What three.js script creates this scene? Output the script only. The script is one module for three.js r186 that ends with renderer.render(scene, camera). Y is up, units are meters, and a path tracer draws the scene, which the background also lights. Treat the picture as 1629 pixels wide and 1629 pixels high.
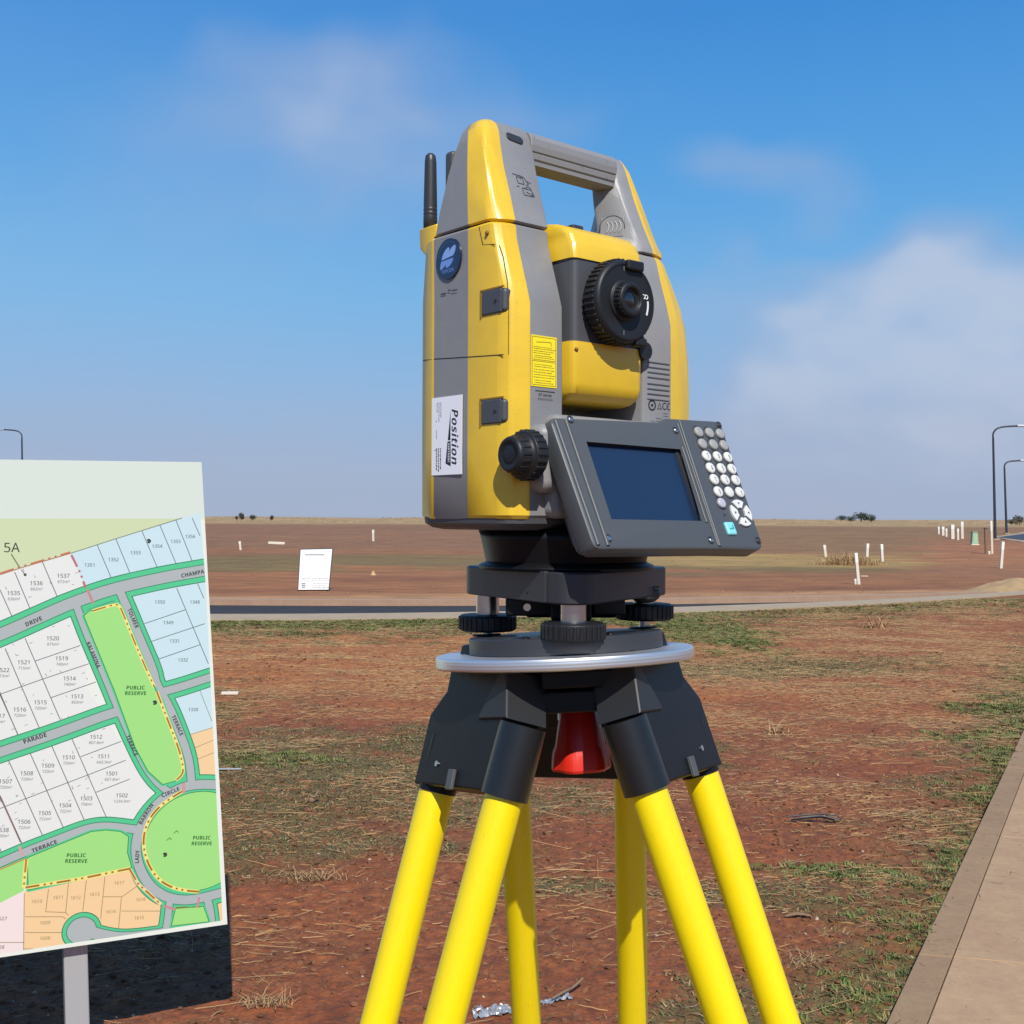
import * as THREE from 'three';
import { RoundedBoxGeometry } from 'three/addons/geometries/RoundedBoxGeometry.js';
import { mergeGeometries, toCreasedNormals } from 'three/addons/utils/BufferGeometryUtils.js';
import { ConvexGeometry } from 'three/addons/geometries/ConvexGeometry.js';
import { createNoise2D, createNoise3D } from 'simplex-noise';

// ------------------------------------------------------------------ camera, sky, sun, exposure
const F = 1800, HALF = 814.5, EYE = 1.5, ROLL = THREE.MathUtils.degToRad(0.26), PITCH = Math.atan(12.5 / F);
const scene = new THREE.Scene();
const camera = new THREE.PerspectiveCamera(THREE.MathUtils.radToDeg(2 * Math.atan(HALF / F)), 1, 0.05, 6000);
camera.position.set(0, EYE, 0);
camera.rotation.order = 'YXZ';
camera.rotation.set(PITCH, 0, ROLL);
scene.add(camera);

function rng(seed) { let a = seed >>> 0; return () => { a = (a + 0x6D2B79F5) | 0; let t = Math.imul(a ^ (a >>> 15), 1 | a); t = (t + Math.imul(t ^ (t >>> 7), 61 | t)) ^ t; return ((t ^ (t >>> 14)) >>> 0) / 4294967296; }; }
const N2 = createNoise2D(rng(11)), N3 = createNoise3D(rng(12));
const fbm = (x, y, o = 4) => { let s = 0, a = 0.5, f = 1; for (let i = 0; i < o; i++) { s += a * N2(x * f + i * 17.3, y * f - i * 9.1); a *= 0.5; f *= 2.03; } return s; };
const fbm3 = (x, y, z, o = 4) => { let s = 0, a = 0.5, f = 1; for (let i = 0; i < o; i++) { s += a * N3(x * f + i * 7.3, y * f, z * f - i * 4.1); a *= 0.5; f *= 2.03; } return s; };
const sst = (a, b, x) => { const t = Math.min(1, Math.max(0, (x - a) / (b - a))); return t * t * (3 - 2 * t); };
const mix = (a, b, t) => a + (b - a) * t;
const mix3 = (a, b, t) => [mix(a[0], b[0], t), mix(a[1], b[1], t), mix(a[2], b[2], t)];
const lin = (hex) => { const c = new THREE.Color(hex); return [c.r, c.g, c.b]; };

const SUN = new THREE.Vector3().setFromSphericalCoords(1, THREE.MathUtils.degToRad(90 - 46), THREE.MathUtils.degToRad(11));
{ // the sky: clear blue with thin haze low down and soft broken cloud
  const W = 2048, Hh = 1024, data = new Float32Array(W * Hh * 4);
  const stops = [[-90, '#8a8f98'], [-2, '#a0adc2'], [0, '#a1b0c8'], [2.5, '#9fb3d0'], [6, '#8fb4db'], [11, '#75b0e1'], [17, '#589fdd'], [24, '#428bd3'], [40, '#3a79c2'], [90, '#30639f']].map(([e, h]) => [e, lin(h)]);
  const cloud = lin('#a5b3d0'), cloudHi = lin('#bcc6da'), lowHaze = lin('#a5b0c8');
  // az, el (degrees), half-widths, strength
  const blobs = [[21.5, 11.8, 7.5, 3.4, 1.0], [26, 8.5, 9, 5, 0.95], [15.5, 9, 9, 4.2, 0.9], [20, 5, 12, 3.8, 0.8], [22, 2, 13, 3, 0.6], [12.3, 16.6, 4.2, 2.2, 0.45], [12, 9.5, 7, 4, 0.4], [-8.8, 20.4, 7.5, 4.2, 0.62], [-3, 19, 8, 4, 0.34], [-15, 18, 9, 5, 0.26],
    [48, 14, 12, 5, 0.9], [-50, 18, 16, 5, 0.6], [80, 12, 18, 4, 0.7], [120, 20, 20, 6, 0.7], [165, 14, 18, 5, 0.6], [-100, 12, 20, 4, 0.6], [-140, 22, 20, 6, 0.6]];
  const D = Math.PI / 180;
  for (let j = 0; j < Hh; j++) {
    const el = ((j + 0.5) / Hh - 0.5) * 180;
    let k = 0; while (k < stops.length - 2 && el > stops[k + 1][0]) k++;
    const base = mix3(stops[k][1], stops[k + 1][1], Math.min(1, Math.max(0, (el - stops[k][0]) / (stops[k + 1][0] - stops[k][0]))));
    for (let i = 0; i < W; i++) {
      const phi = ((i + 0.5) / W - 0.5) * 2 * Math.PI, ce = Math.cos(el * D), x = Math.cos(phi) * ce, y = Math.sin(el * D), z = Math.sin(phi) * ce;
      let c = base;
      const az = Math.atan2(x, -z) / D;
      if (el > -1) {
        c = mix3(c, [c[0] * 1.16 + 0.012, c[1] * 1.07, c[2] * 1.02], sst(15, -25, az) * sst(2, 14, el) * sst(-120, -60, az));
        const wx = fbm3(x * 4, y * 6, z * 4, 3), wy = fbm3(x * 4 + 9, y * 6, z * 4 + 3, 3);
        let d = 0;
        for (const [ba, be, rw, rh, s] of blobs) {
          let da = az - ba; if (da > 180) da -= 360; if (da < -180) da += 360;
          if (Math.abs(da) > rw * 2.2 || Math.abs(el - be) > rh * 2.4) continue;
          const q = Math.hypot((da + wx * 5) / rw, (el - be + wy * 3.4) / rh / (el > be ? 0.85 : 1.3));
          d = 1 - (1 - d) * (1 - s * sst(1.25, 0.0, q));
        }
        const body = 0.8 + 0.22 * fbm3(x * 9, y * 15, z * 9, 4);
        d = Math.min(1, Math.max(0, d * body * 1.25));
        c = mix3(c, mix3(cloud, cloudHi, sst(0.45, 0.95, d)), d * 0.8);
        const hz = sst(9, 0.5, el) * (0.35 + 0.5 * fbm3(x * 4, y * 14, z * 4 + 5, 4) + 0.25 * sst(-5, 18, az)) * sst(-180, -90, az);
        c = mix3(c, lowHaze, Math.min(0.85, Math.max(0, hz)));
      }
      const p = (j * W + i) * 4; data[p] = c[0]; data[p + 1] = c[1]; data[p + 2] = c[2]; data[p + 3] = 1;
    }
  }
  const t = new THREE.DataTexture(data, W, Hh, THREE.RGBAFormat, THREE.FloatType);
  t.mapping = THREE.EquirectangularReflectionMapping; t.magFilter = THREE.LinearFilter; t.minFilter = THREE.LinearFilter; t.wrapS = THREE.RepeatWrapping; t.needsUpdate = true;
  scene.background = t; scene.environment = t;
}
const sun = new THREE.DirectionalLight(new THREE.Color(1, 0.955, 0.865), 5);
sun.position.copy(SUN).multiplyScalar(60).add(new THREE.Vector3(0, 0, -12)); sun.target.position.set(0, 0, -12);
sun.castShadow = true; sun.shadow.radius = 1; sun.shadow.mapSize.set(4096, 4096);
Object.assign(sun.shadow.camera, { left: -30, right: 30, top: 30, bottom: -30, near: 1, far: 160 });
scene.add(sun, sun.target);
const renderer = new THREE.WebGLRenderer({ antialias: true });
renderer.setSize(1024, 1024);
renderer.toneMapping = THREE.LinearToneMapping; renderer.toneMappingExposure = 1.03;
renderer.shadowMap.enabled = true; renderer.shadowMap.type = THREE.PCFSoftShadowMap;

// ------------------------------------------------------------------ helpers
const used = {};
function numbered(n) { if (!(n in used)) { used[n] = 0; return n; } used[n]++; return `${n}_${String(used[n]).padStart(3, '0')}`; }
const V = (x, y, z) => new THREE.Vector3(x, y, z);
function ray(px, py) { // direction of a sight line, for setting out far things
  let x = (px - HALF) / F, y = -(py - HALF) / F; const c = Math.cos(ROLL), s = Math.sin(ROLL); [x, y] = [c * x - s * y, s * x + c * y];
  const cp = Math.cos(PITCH), sp = Math.sin(PITCH); return V(x, y * cp + sp, y * sp - cp);
}
const onGround = (px, py, h = 0) => { const d = ray(px, py); return V(0, EYE, 0).addScaledVector(d, (h - EYE) / d.y); };
const at = (px, py, dep) => { const d = ray(px, py); return V(0, EYE, 0).addScaledVector(d, dep / -d.z); };
function tag(o, label, category, group, kind) { if (label) o.userData.label = label; if (category) o.userData.category = category; if (group) o.userData.group = group; if (kind) o.userData.kind = kind; return o; }
function thing(name, label, category, pos, turn = 0, group) { const g = new THREE.Group(); g.name = numbered(name); if (pos) g.position.copy(pos); g.rotation.y = turn; scene.add(g); return tag(g, label, category, group); }
function part(name, geo, mat, parent) { const m = new THREE.Mesh(geo, mat); m.name = parent === scene ? numbered(name) : name; m.castShadow = m.receiveShadow = true; parent.add(m); return m; }
const std = (o) => new THREE.MeshStandardMaterial(o);
const phy = (o) => new THREE.MeshPhysicalMaterial(o);
const rgb = (r, g, b) => new THREE.Color().setRGB(r, g, b);
function canvasTex(w, h, draw) { const c = document.createElement('canvas'); c.width = w; c.height = h; const g = c.getContext('2d'); draw(g, w, h); const t = new THREE.CanvasTexture(c); t.colorSpace = THREE.SRGBColorSpace; t.anisotropy = 8; return t; }
function dataTex(n, fn, srgb) { const d = new Uint8Array(n * n * 4); for (let j = 0; j < n; j++) for (let i = 0; i < n; i++) { const v = fn(i / n, j / n), p = (j * n + i) * 4; const a = Array.isArray(v) ? v : [v, v, v]; for (let k = 0; k < 3; k++) d[p + k] = Math.max(0, Math.min(255, Math.round(a[k] * 255))); d[p + 3] = 255; } const t = new THREE.DataTexture(d, n, n); t.wrapS = t.wrapT = THREE.RepeatWrapping; t.magFilter = THREE.LinearFilter; t.minFilter = THREE.LinearMipmapLinearFilter; t.generateMipmaps = true; if (srgb) t.colorSpace = THREE.SRGBColorSpace; t.needsUpdate = true; return t; }
// noise that tiles over the unit square
const hsh = (x, y, k) => { let h = Math.imul(x, 374761393) ^ Math.imul(y, 668265263) ^ Math.imul(k, 2246822519); h = Math.imul(h ^ (h >>> 13), 1274126177); return ((h ^ (h >>> 16)) >>> 0) / 4294967296 * 6.2831853; };
const gradN = (x, y, p, k) => { const ix = Math.floor(x), iy = Math.floor(y), fx = x - ix, fy2 = y - iy, w = (q) => ((q % p) + p) % p, q = (t) => t * t * t * (t * (t * 6 - 15) + 10); const g = (a, b) => { const t = hsh(w(ix + a), w(iy + b), k); return Math.cos(t) * (fx - a) + Math.sin(t) * (fy2 - b); }; return 1.45 * mix(mix(g(0, 0), g(1, 0), q(fx)), mix(g(0, 1), g(1, 1), q(fx)), q(fy2)); };
const tileN = (u, v, f, o = 4) => { let s = 0, am = 0.5, ff = Math.round(f); for (let i = 0; i < o; i++) { s += am * gradN(u * ff, v * ff, ff, i + 1); am *= 0.55; ff *= 2; } return s; };
const rbox = (w, h, d, r = 0.002, x = 0, y = 0, z = 0, s = 3) => new RoundedBoxGeometry(w, h, d, s, Math.min(r, w / 2.01, h / 2.01, d / 2.01)).translate(x, y, z);
const box = (w, h, d, x = 0, y = 0, z = 0) => new THREE.BoxGeometry(w, h, d).translate(x, y, z);
function clean(g) { const q = g.index ? g.toNonIndexed() : g; for (const k of Object.keys(q.attributes)) if (!['position', 'normal', 'uv'].includes(k)) q.deleteAttribute(k); if (!q.attributes.uv) q.setAttribute('uv', new THREE.BufferAttribute(new Float32Array(q.attributes.position.count * 2), 2)); return q; }
const merge = (...gs) => mergeGeometries(gs.flat().map(clean), false);
function rodGeo(a, b, r0, r1 = r0, seg = 24, open = false) { const d = b.clone().sub(a), g = new THREE.CylinderGeometry(r1, r0, d.length(), seg, 1, open); g.applyQuaternion(new THREE.Quaternion().setFromUnitVectors(V(0, 1, 0), d.clone().normalize())); return g.translate((a.x + b.x) / 2, (a.y + b.y) / 2, (a.z + b.z) / 2); }
const tube = (pts, r, seg = 24, rs = 8) => new THREE.TubeGeometry(new THREE.CatmullRomCurve3(pts), seg, r, rs);
const lathe = (pts, seg = 48) => new THREE.LatheGeometry(pts.map(([r, y]) => new THREE.Vector2(r, y)), seg);
function extrude(pts, depth, bevel = 0.001, seg = 2) { const s = pts.isShape ? pts : new THREE.Shape(pts.map(([x, y]) => new THREE.Vector2(x, y))); return new THREE.ExtrudeGeometry(s, { depth: depth - 2 * bevel, bevelEnabled: bevel > 0, bevelThickness: bevel, bevelSize: bevel, bevelOffset: -bevel, bevelSegments: seg, curveSegments: 10 }).translate(0, 0, bevel); }
function roundPoly(pts, n = 4) { // pts [x, z, r, key]: closed outline with rounded corners
  const out = [], L = pts.length;
  pts.forEach(([x, z, r, key], i) => {
    if (!r) { out.push([x, z, key]); return; }
    const a = pts[(i + L - 1) % L], b = pts[(i + 1) % L], u = [a[0] - x, a[1] - z], v = [b[0] - x, b[1] - z], lu = Math.hypot(...u), lv = Math.hypot(...v), ru = Math.min(r, lu * 0.49), rv = Math.min(r, lv * 0.49);
    const p = [x + u[0] / lu * ru, z + u[1] / lu * ru], q = [x + v[0] / lv * rv, z + v[1] / lv * rv], prev = pts[(i + L - 1) % L][3];
    for (let k = 0; k <= n; k++) { const t = k / n, w0 = (1 - t) ** 2, w1 = 2 * t * (1 - t), w2 = t * t; out.push([w0 * p[0] + w1 * x + w2 * q[0], w0 * p[1] + w1 * z + w2 * q[1], k === n ? key : prev]); }
  });
  return out;
}
function loft(levels, capTop = true, capBottom = true) { // levels [{y, pts}] -> one geometry per key
  const secs = levels.map(l => ({ y: l.y, p: roundPoly(l.pts, l.n || 4) })), n = secs[0].p.length, tri = {};
  const add = (k, ...p) => { (tri[k] ||= []).push(...p.flat()); };
  const P = (s, i) => { const q = secs[s].p[(i + n) % n]; return [q[0], secs[s].y, q[1]]; };
  for (let s = 0; s < secs.length - 1; s++) for (let i = 0; i < n; i++) { const k = secs[s].p[i][2], a = P(s, i), b = P(s, i + 1), c = P(s + 1, i + 1), d = P(s + 1, i); add(k, a, b, c, a, c, d); }
  const cap = (s, flip) => { const y = secs[s].y; let cx = 0, cz = 0; for (const q of secs[s].p) { cx += q[0] / n; cz += q[1] / n; } for (let i = 0; i < n; i++) { const k = secs[s].p[i][2], a = P(s, i), b = P(s, i + 1), c = [cx, y, cz]; flip ? add(k, a, c, b) : add(k, a, b, c); } };
  if (capTop) cap(secs.length - 1, false); if (capBottom) cap(0, true);
  const res = {};
  for (const k in tri) { const g = new THREE.BufferGeometry(); g.setAttribute('position', new THREE.Float32BufferAttribute(tri[k], 3)); { const q = tri[k], uv = []; for (let i = 0; i < q.length; i += 3) uv.push((q[i] - q[i + 2]) * 9, q[i + 1] * 9); g.setAttribute('uv', new THREE.Float32BufferAttribute(uv, 2)); } g.computeVertexNormals(); res[k] = toCreasedNormals(g, 0.62); }
  return res;
}
function decal(w, h, mat, parent, name, pos, rot, thick = 0.0004) { const g = mat.transparent ? new THREE.PlaneGeometry(w, h) : new THREE.BoxGeometry(w, h, thick); const m = part(name, g, mat, parent); m.position.set(...pos); m.rotation.set(...rot); return m; }

// ------------------------------------------------------------------ materials
const grainBump = dataTex(256, (u, v) => 0.5 + 0.5 * N3(u * 150, v * 150, 2)), wearMap = dataTex(512, (u, v) => 0.42 + 0.25 * tileN(u, v, 9, 5));
const wear = dataTex(512, (u, v) => { const a = tileN(u, v, 7, 5), b = N3(u * 90, v * 90, 4), c = N3(u * 240, v * 14, 9); let g = 0.955 + 0.035 * a; if (b > 0.78) g -= 0.16 * (b - 0.78) / 0.22; if (c > 0.86 && a > 0) g -= 0.1; return [g, g * 0.996, g * (0.985 - 0.02 * a)]; }, true);
const wearRough = dataTex(512, (u, v) => { const a = tileN(u + 0.2, v, 8, 5), b = tileN(u, v + 0.4, 50, 2); return 0.86 + 0.16 * a + 0.08 * b; });
const M = {
  yellow: phy({ color: rgb(0.79, 0.515, 0.028), roughness: 0.42, map: wear, roughnessMap: wearRough, bumpMap: grainBump, bumpScale: 0.00004, clearcoat: 0.25, clearcoatRoughness: 0.35 }),
  grey: std({ color: rgb(0.255, 0.255, 0.265), roughness: 0.52, map: wear, roughnessMap: wearRough, bumpMap: grainBump, bumpScale: 0.00005 }),
  greyDark: std({ color: rgb(0.062, 0.064, 0.072), roughness: 0.48 }),
  panel: std({ color: rgb(0.066, 0.073, 0.08), roughness: 0.46, bumpMap: grainBump, bumpScale: 0.00004 }),
  black: std({ color: rgb(0.03, 0.031, 0.036), roughness: 0.42 }),
  rubber: phy({ color: rgb(0.013, 0.0135, 0.016), roughness: 0.48, specularIntensity: 0.7 }),
  cast: phy({ color: rgb(0.006, 0.0062, 0.0075), roughness: 0.42, specularIntensity: 0.45, bumpMap: grainBump, bumpScale: 0.00008 }),
  socket: std({ color: rgb(0.011, 0.011, 0.012), roughness: 0.3, bumpMap: grainBump, bumpScale: 0.00006 }),
  gusset: std({ color: rgb(0.017, 0.0172, 0.018), roughness: 0.5 }),
  steel: std({ color: rgb(0.62, 0.6, 0.56), roughness: 0.28, metalness: 1 }),
  alu: std({ color: rgb(0.72, 0.73, 0.75), roughness: 0.38, metalness: 0.85 }),
  glass: phy({ color: rgb(0.01, 0.012, 0.016), roughness: 0.08, clearcoat: 1, clearcoatRoughness: 0.03 }),
  lcd: phy({ color: rgb(0.01, 0.0215, 0.052), roughness: 0.35, clearcoat: 0.6, clearcoatRoughness: 0.08 }),
  seam: std({ color: rgb(0.02, 0.018, 0.012), roughness: 0.8 }),
  key: std({ color: rgb(0.62, 0.62, 0.6), roughness: 0.45 }),
  white: std({ color: rgb(0.78, 0.78, 0.76), roughness: 0.5 }),
  legYellow: phy({ color: rgb(0.93, 0.715, 0.0), roughness: 0.45, map: wear, roughnessMap: wearRough, clearcoat: 0.15, clearcoatRoughness: 0.4 }),
  red: std({ color: rgb(0.62, 0.022, 0.01), roughness: 0.4 }),
  galv: std({ color: rgb(0.42, 0.43, 0.44), roughness: 0.6, metalness: 0.2, roughnessMap: wearMap }),
  stake: std({ color: rgb(0.64, 0.57, 0.47), roughness: 0.8 }),
  wood: std({ color: rgb(0.2, 0.13, 0.075), roughness: 0.9 }),
};

// ------------------------------------------------------------------ ground
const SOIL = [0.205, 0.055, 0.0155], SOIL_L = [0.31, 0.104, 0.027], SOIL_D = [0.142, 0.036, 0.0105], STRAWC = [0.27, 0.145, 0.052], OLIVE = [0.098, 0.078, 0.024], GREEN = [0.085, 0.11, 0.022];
// the verge's near kerb line, and the concrete path's edge
const kerbZ = (x) => { const q = Math.max(-24, Math.min(x, 12)); return -(17.355 + 0.295 * q + 0.026 * q * q) - 0.35 * Math.max(0, x - 12); };
const roadFarZ = (x) => { const q = Math.max(-24, Math.min(x, 13)); return -(24.3 + 0.13 * q + 0.014 * q * q) - 0.35 * Math.max(0, x - 13); };
const pathEdge = (z) => 1.134 + (-3.389 - z) * 0.5381;      // x of the path's left edge at depth z
const blob = (x, z, cx, cz, rx, rz, rot = 0) => { const dx = x - cx, dz = z - cz, c = Math.cos(rot), s = Math.sin(rot); return Math.hypot((dx * c - dz * s) / rx, (dx * s + dz * c) / rz); };
const olivePatch = [[-1.1, -6.3, 1.6, 1.15, 0.1], [-2.4, -6.6, 1.7, 1.6, 0], [-1.2, -5.2, 1.0, 0.5, 0.2], [-0.2, -7.5, 1.6, 0.7, 0], [-3.6, -8.6, 1.6, 1.2, 0.3], [2.4, -11.6, 2.2, 0.8, 0.25], [1.0, -4.5, 0.35, 0.22, 0], [0.75, -3.5, 0.35, 0.35, 0], [0.2, -4.6, 0.3, 0.14, 0]];
const greenPatch = [[1.35, -4.85, 0.42, 0.14, 0], [3.35, -7.95, 0.55, 0.28, 0], [2.6, -15.2, 0.85, 2.7, 0.05], [-1.5, -7.0, 0.4, 0.22, 0], [4.2, -9.2, 0.6, 0.6, 0]];
function grassAt(x, z) { // [green, olive] cover of the verge
  const n = fbm(x * 1.3, z * 1.3, 4), n2 = fbm(x * 4 + 7, z * 4, 3), n3 = fbm(x * 0.45 + 3, z * 0.45 - 2, 3);
  let o = 0, g = 0;
  for (const [a, b, c, d, e] of olivePatch) o = Math.max(o, sst(1.25, 0.45, blob(x, z, a, b, c, d, e) + n * 0.7));
  for (const [a, b, c, d, e] of greenPatch) g = Math.max(g, sst(1.2, 0.4, blob(x, z, a, b, c, d, e) + n * 0.55 + n2 * 0.3));
  const e = pathEdge(z) - x; if (e > -0.1) { g = Math.max(g, sst(0.3, 0.0, e + n * 0.3 + n2 * 0.2 - 0.03) * sst(-0.15, 0.35, n3 + 0.25 + n2 * 0.3)); o = Math.max(o, 0.6 * sst(0.75, 0.05, e + n * 0.7 + n2 * 0.3)); }
  const k = z - kerbZ(x); g = Math.max(g, sst(2.3, 0.5, k + n * 2.2) * (x < 3.4 ? 0.75 : 0.25) * sst(-0.35, 0.25, n2 + 0.2)); o = Math.max(o, (x < 4 ? 0.7 : 0.3) * sst(3.6, 1.0, k + n * 2.4));
  o = Math.max(o, 0.22 * sst(0.34, 0.65, n3 + n * 0.35));
  return [Math.min(1, g), Math.min(1, o)];
}
const strawCover = (x, z) => Math.min(1, Math.max(0, 0.3 + 0.75 * fbm(x * 0.5 + 20, z * 0.9 + 4, 4) + 0.25 * sst(-7.5, -10.5, z) * sst(-16, -13, z) + 0.16 * sst(0.6, 2.6, x)));
const bumpy = (x, z) => 0.012 * fbm(x * 2.2, z * 2.2, 3) + 0.007 * fbm(x * 9, z * 9, 3) + 0.05 * fbm(x * 0.22 + 5, z * 0.3, 2) * sst(-3, -6, z) * sst(-16.5, -14, z);
function vergeH(x, z) { return bumpy(x, z) * sst(kerbZ(x) - 0.3, kerbZ(x) + 0.6, z) - 0.035 * sst(-0.25, 0.15, x - pathEdge(z)) * 0 - 0.09 * sst(0.0, 0.12, x - pathEdge(z) - 0.02); }
const soilDetail = dataTex(1024, (u, v) => { const a = tileN(u, v, 26, 5), b = tileN(u + 0.37, v + 0.11, 90, 3), c = tileN(u, v, 5, 3); const g = 0.86 + 0.2 * a + 0.18 * b + 0.08 * c; return [g, g * (1 + 0.04 * a), g * (1 + 0.05 * b)]; }, true);

const soilBump = dataTex(1024, (u, v) => 0.5 + 0.5 * tileN(u, v, 22, 6) + 0.2 * tileN(u + 0.5, v, 80, 3));
const groundMat = std({ color: 0xffffff, vertexColors: true, map: soilDetail, bumpMap: soilBump, bumpScale: 0.02, roughness: 0.95 });
function gridGeo(rows, cols, pos, colour, uvScale) { // rows x cols sheet, pos(i, j) -> [x, y, z]
  const p = [], c = [], uv = [], idx = [];
  for (let j = 0; j <= rows; j++) for (let i = 0; i <= cols; i++) { const q = pos(i / cols, j / rows); p.push(...q); c.push(...colour(q[0], q[2])); uv.push(q[0] * uvScale, q[2] * uvScale); }
  for (let j = 0; j < rows; j++) for (let i = 0; i < cols; i++) { const a = j * (cols + 1) + i, b = a + 1, d = a + cols + 1, e = d + 1; idx.push(a, b, e, a, e, d); }
  const g = new THREE.BufferGeometry(); g.setAttribute('position', new THREE.Float32BufferAttribute(p, 3)); g.setAttribute('color', new THREE.Float32BufferAttribute(c, 3)); g.setAttribute('uv', new THREE.Float32BufferAttribute(uv, 2)); g.setIndex(idx); g.computeVertexNormals(); return g;
}
function vergeColour(x, z) {
  const n = fbm(x * 1.7 + 3, z * 1.7, 5), m = fbm(x * 0.35, z * 0.5 + 8, 3), [g, o] = grassAt(x, z), st = strawCover(x, z), f = fbm(x * 14, z * 14, 3);
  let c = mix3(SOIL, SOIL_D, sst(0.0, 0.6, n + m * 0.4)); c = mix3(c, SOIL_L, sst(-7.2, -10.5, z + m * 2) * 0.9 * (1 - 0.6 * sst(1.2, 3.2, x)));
  c = mix3(c, STRAWC, Math.min(0.45, st * 0.36 * (0.7 + f)));
  c = mix3(c, OLIVE, o * (0.6 + 0.4 * sst(-0.4, 0.4, f + n * 0.5)) * 0.92); c = mix3(c, GREEN, g * 0.72 * sst(-0.5, 0.2, f));
  const k = 1 + 0.22 * f + 0.14 * n; return c.map(q => q * k * 1.42);
}
{
  const rows = 520, cols = 460, z0 = 1.1, z1 = 25;
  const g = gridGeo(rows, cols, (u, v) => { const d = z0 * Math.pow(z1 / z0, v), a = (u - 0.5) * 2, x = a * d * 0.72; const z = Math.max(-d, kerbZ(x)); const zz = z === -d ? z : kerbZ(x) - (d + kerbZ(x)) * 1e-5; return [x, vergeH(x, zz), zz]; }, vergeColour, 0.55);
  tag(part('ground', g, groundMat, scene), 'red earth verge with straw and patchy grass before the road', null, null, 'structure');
}
// far ground: one sheet out to the horizon, lower than the verge, with the road cut across it
const FIELD = -0.25;
const fieldMat = std({ color: 0xffffff, vertexColors: true, roughness: 1 });
function fieldColour(x, z) {
  const d = -z, n = fbm(x * 0.06, z * 0.16, 5), n2 = fbm(x * 0.5 + 4, z * 1.1, 4), n3 = fbm(x * 0.012 + 2, z * 0.012, 3), st = fbm(x * 0.02, Math.log(Math.max(d, 1)) * 26, 4);
  let c = mix3([0.26, 0.108, 0.043], [0.185, 0.066, 0.028], sst(-0.4, 0.5, n + st * 0.5));
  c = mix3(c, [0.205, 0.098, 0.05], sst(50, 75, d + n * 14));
  c = mix3(c, [0.14, 0.108, 0.038], 0.85 * sst(36, 41, d + n * 8) * sst(60, 51, d + n * 8) * sst(-0.55, 0.2, n2 + 0.25));
  c = mix3(c, [0.33, 0.215, 0.08], 0.8 * sst(2, 8, x) * sst(42, 46, d + n * 6) * sst(66, 56, d + n * 6));
  c = mix3(c, [0.2, 0.112, 0.052], 0.85 * sst(8, 22, x - (d - 55) * 0.05) * sst(52, 64, d + n * 10) * sst(0.62, 0.3, x / d + n * 0.08));
  c = mix3(c, [0.27, 0.108, 0.05], 0.9 * sst(0.33, 0.39, x / d + n * 0.05) * sst(32, 38, d) * sst(140, 110, d));
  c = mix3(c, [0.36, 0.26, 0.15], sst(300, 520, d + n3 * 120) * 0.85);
  c = mix3(c, [0.15, 0.085, 0.045], 0.4 * sst(0.1, 0.45, n3 + st * 0.4));
  c = mix3(c, [0.36, 0.2, 0.11], 0.75 * sst(2.6, 0.8, -(z - (roadFarZ(x) - 0.4)) + n * 1.2));
  const k = 1 + 0.42 * n2 + 0.25 * st; return [c[0] * k * 1.04, c[1] * k, c[2] * k * 0.8];
}
{
  const rows = 420, cols = 220, z0 = 17, z1 = 1500;
  const roadFar = (x) => roadFarZ(x) - 0.2;
  const pos = (u, v) => { const d = z0 * Math.pow(z1 / z0, v), x = (u - 0.5) * 2 * d * 1.0; const z = -d; let y = FIELD + 0.10 * fbm(x * 0.05, z * 0.08, 3) * sst(26, 40, d) + 0.02 * fbm(x * 0.7, z * 0.7, 2) * sst(26, 30, d); y -= 0.2 * sst(roadFar(x) - 0.15, roadFar(x) + 0.25, z); y += sst(560, 1050, d) * (3.4 + 1.6 * fbm(x * 0.004 + 1, 2, 3)); return [x, y, z]; };
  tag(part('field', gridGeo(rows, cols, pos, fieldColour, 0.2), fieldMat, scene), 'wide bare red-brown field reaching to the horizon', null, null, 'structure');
  // the land round and behind the camera
  const s = new THREE.Shape(); s.absarc(0, 0, 1500, 0, Math.PI * 2, false, 48);
  const base = new THREE.ShapeGeometry(s, 48).rotateX(-Math.PI / 2).translate(0, -0.62, 0);
  tag(part('terrain', base, std({ color: rgb(0.2, 0.09, 0.05), roughness: 1 }), scene), 'red-brown land lying below and round the field', null, null, 'structure');
  const hm = std({ color: rgb(0.2, 0.075, 0.035), roughness: 1, map: soilDetail });
  const back = new THREE.PlaneGeometry(80, 41, 1, 1).rotateX(-Math.PI / 2).translate(0, -0.06, 19.2); const uvb = back.attributes.uv; for (let i = 0; i < uvb.count; i++) uvb.setXY(i, uvb.getX(i) * 44, uvb.getY(i) * 22);
  tag(part('ground', back, hm, scene), 'bare red earth behind the camera', null, null, 'structure');
}
function strip(x0, x1, n, near, far, y0, y1, thick) { // a strip that follows the road; near(x), far(x) give z
  const p = [], uv = [], idx = [];
  for (let i = 0; i <= n; i++) { const x = mix(x0, x1, i / n), a = near(x), b = far(x); p.push(x, y0 - thick, a, x, y0, a, x, y1, b, x, y1 - thick, b); for (let k = 0; k < 4; k++) uv.push(x * 0.4, [a + thick, a, b, b - thick][k] * 0.4); if (i < n) { const o = i * 4; for (const k of [0, 1, 2]) idx.push(o + k, o + k + 4, o + k + 5, o + k, o + k + 5, o + k + 1); } }
  const g = new THREE.BufferGeometry(); g.setAttribute('position', new THREE.Float32BufferAttribute(p, 3)); g.setAttribute('uv', new THREE.Float32BufferAttribute(uv, 2)); g.setIndex(idx); return toCreasedNormals(g.toNonIndexed(), 0.6);
}
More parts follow.
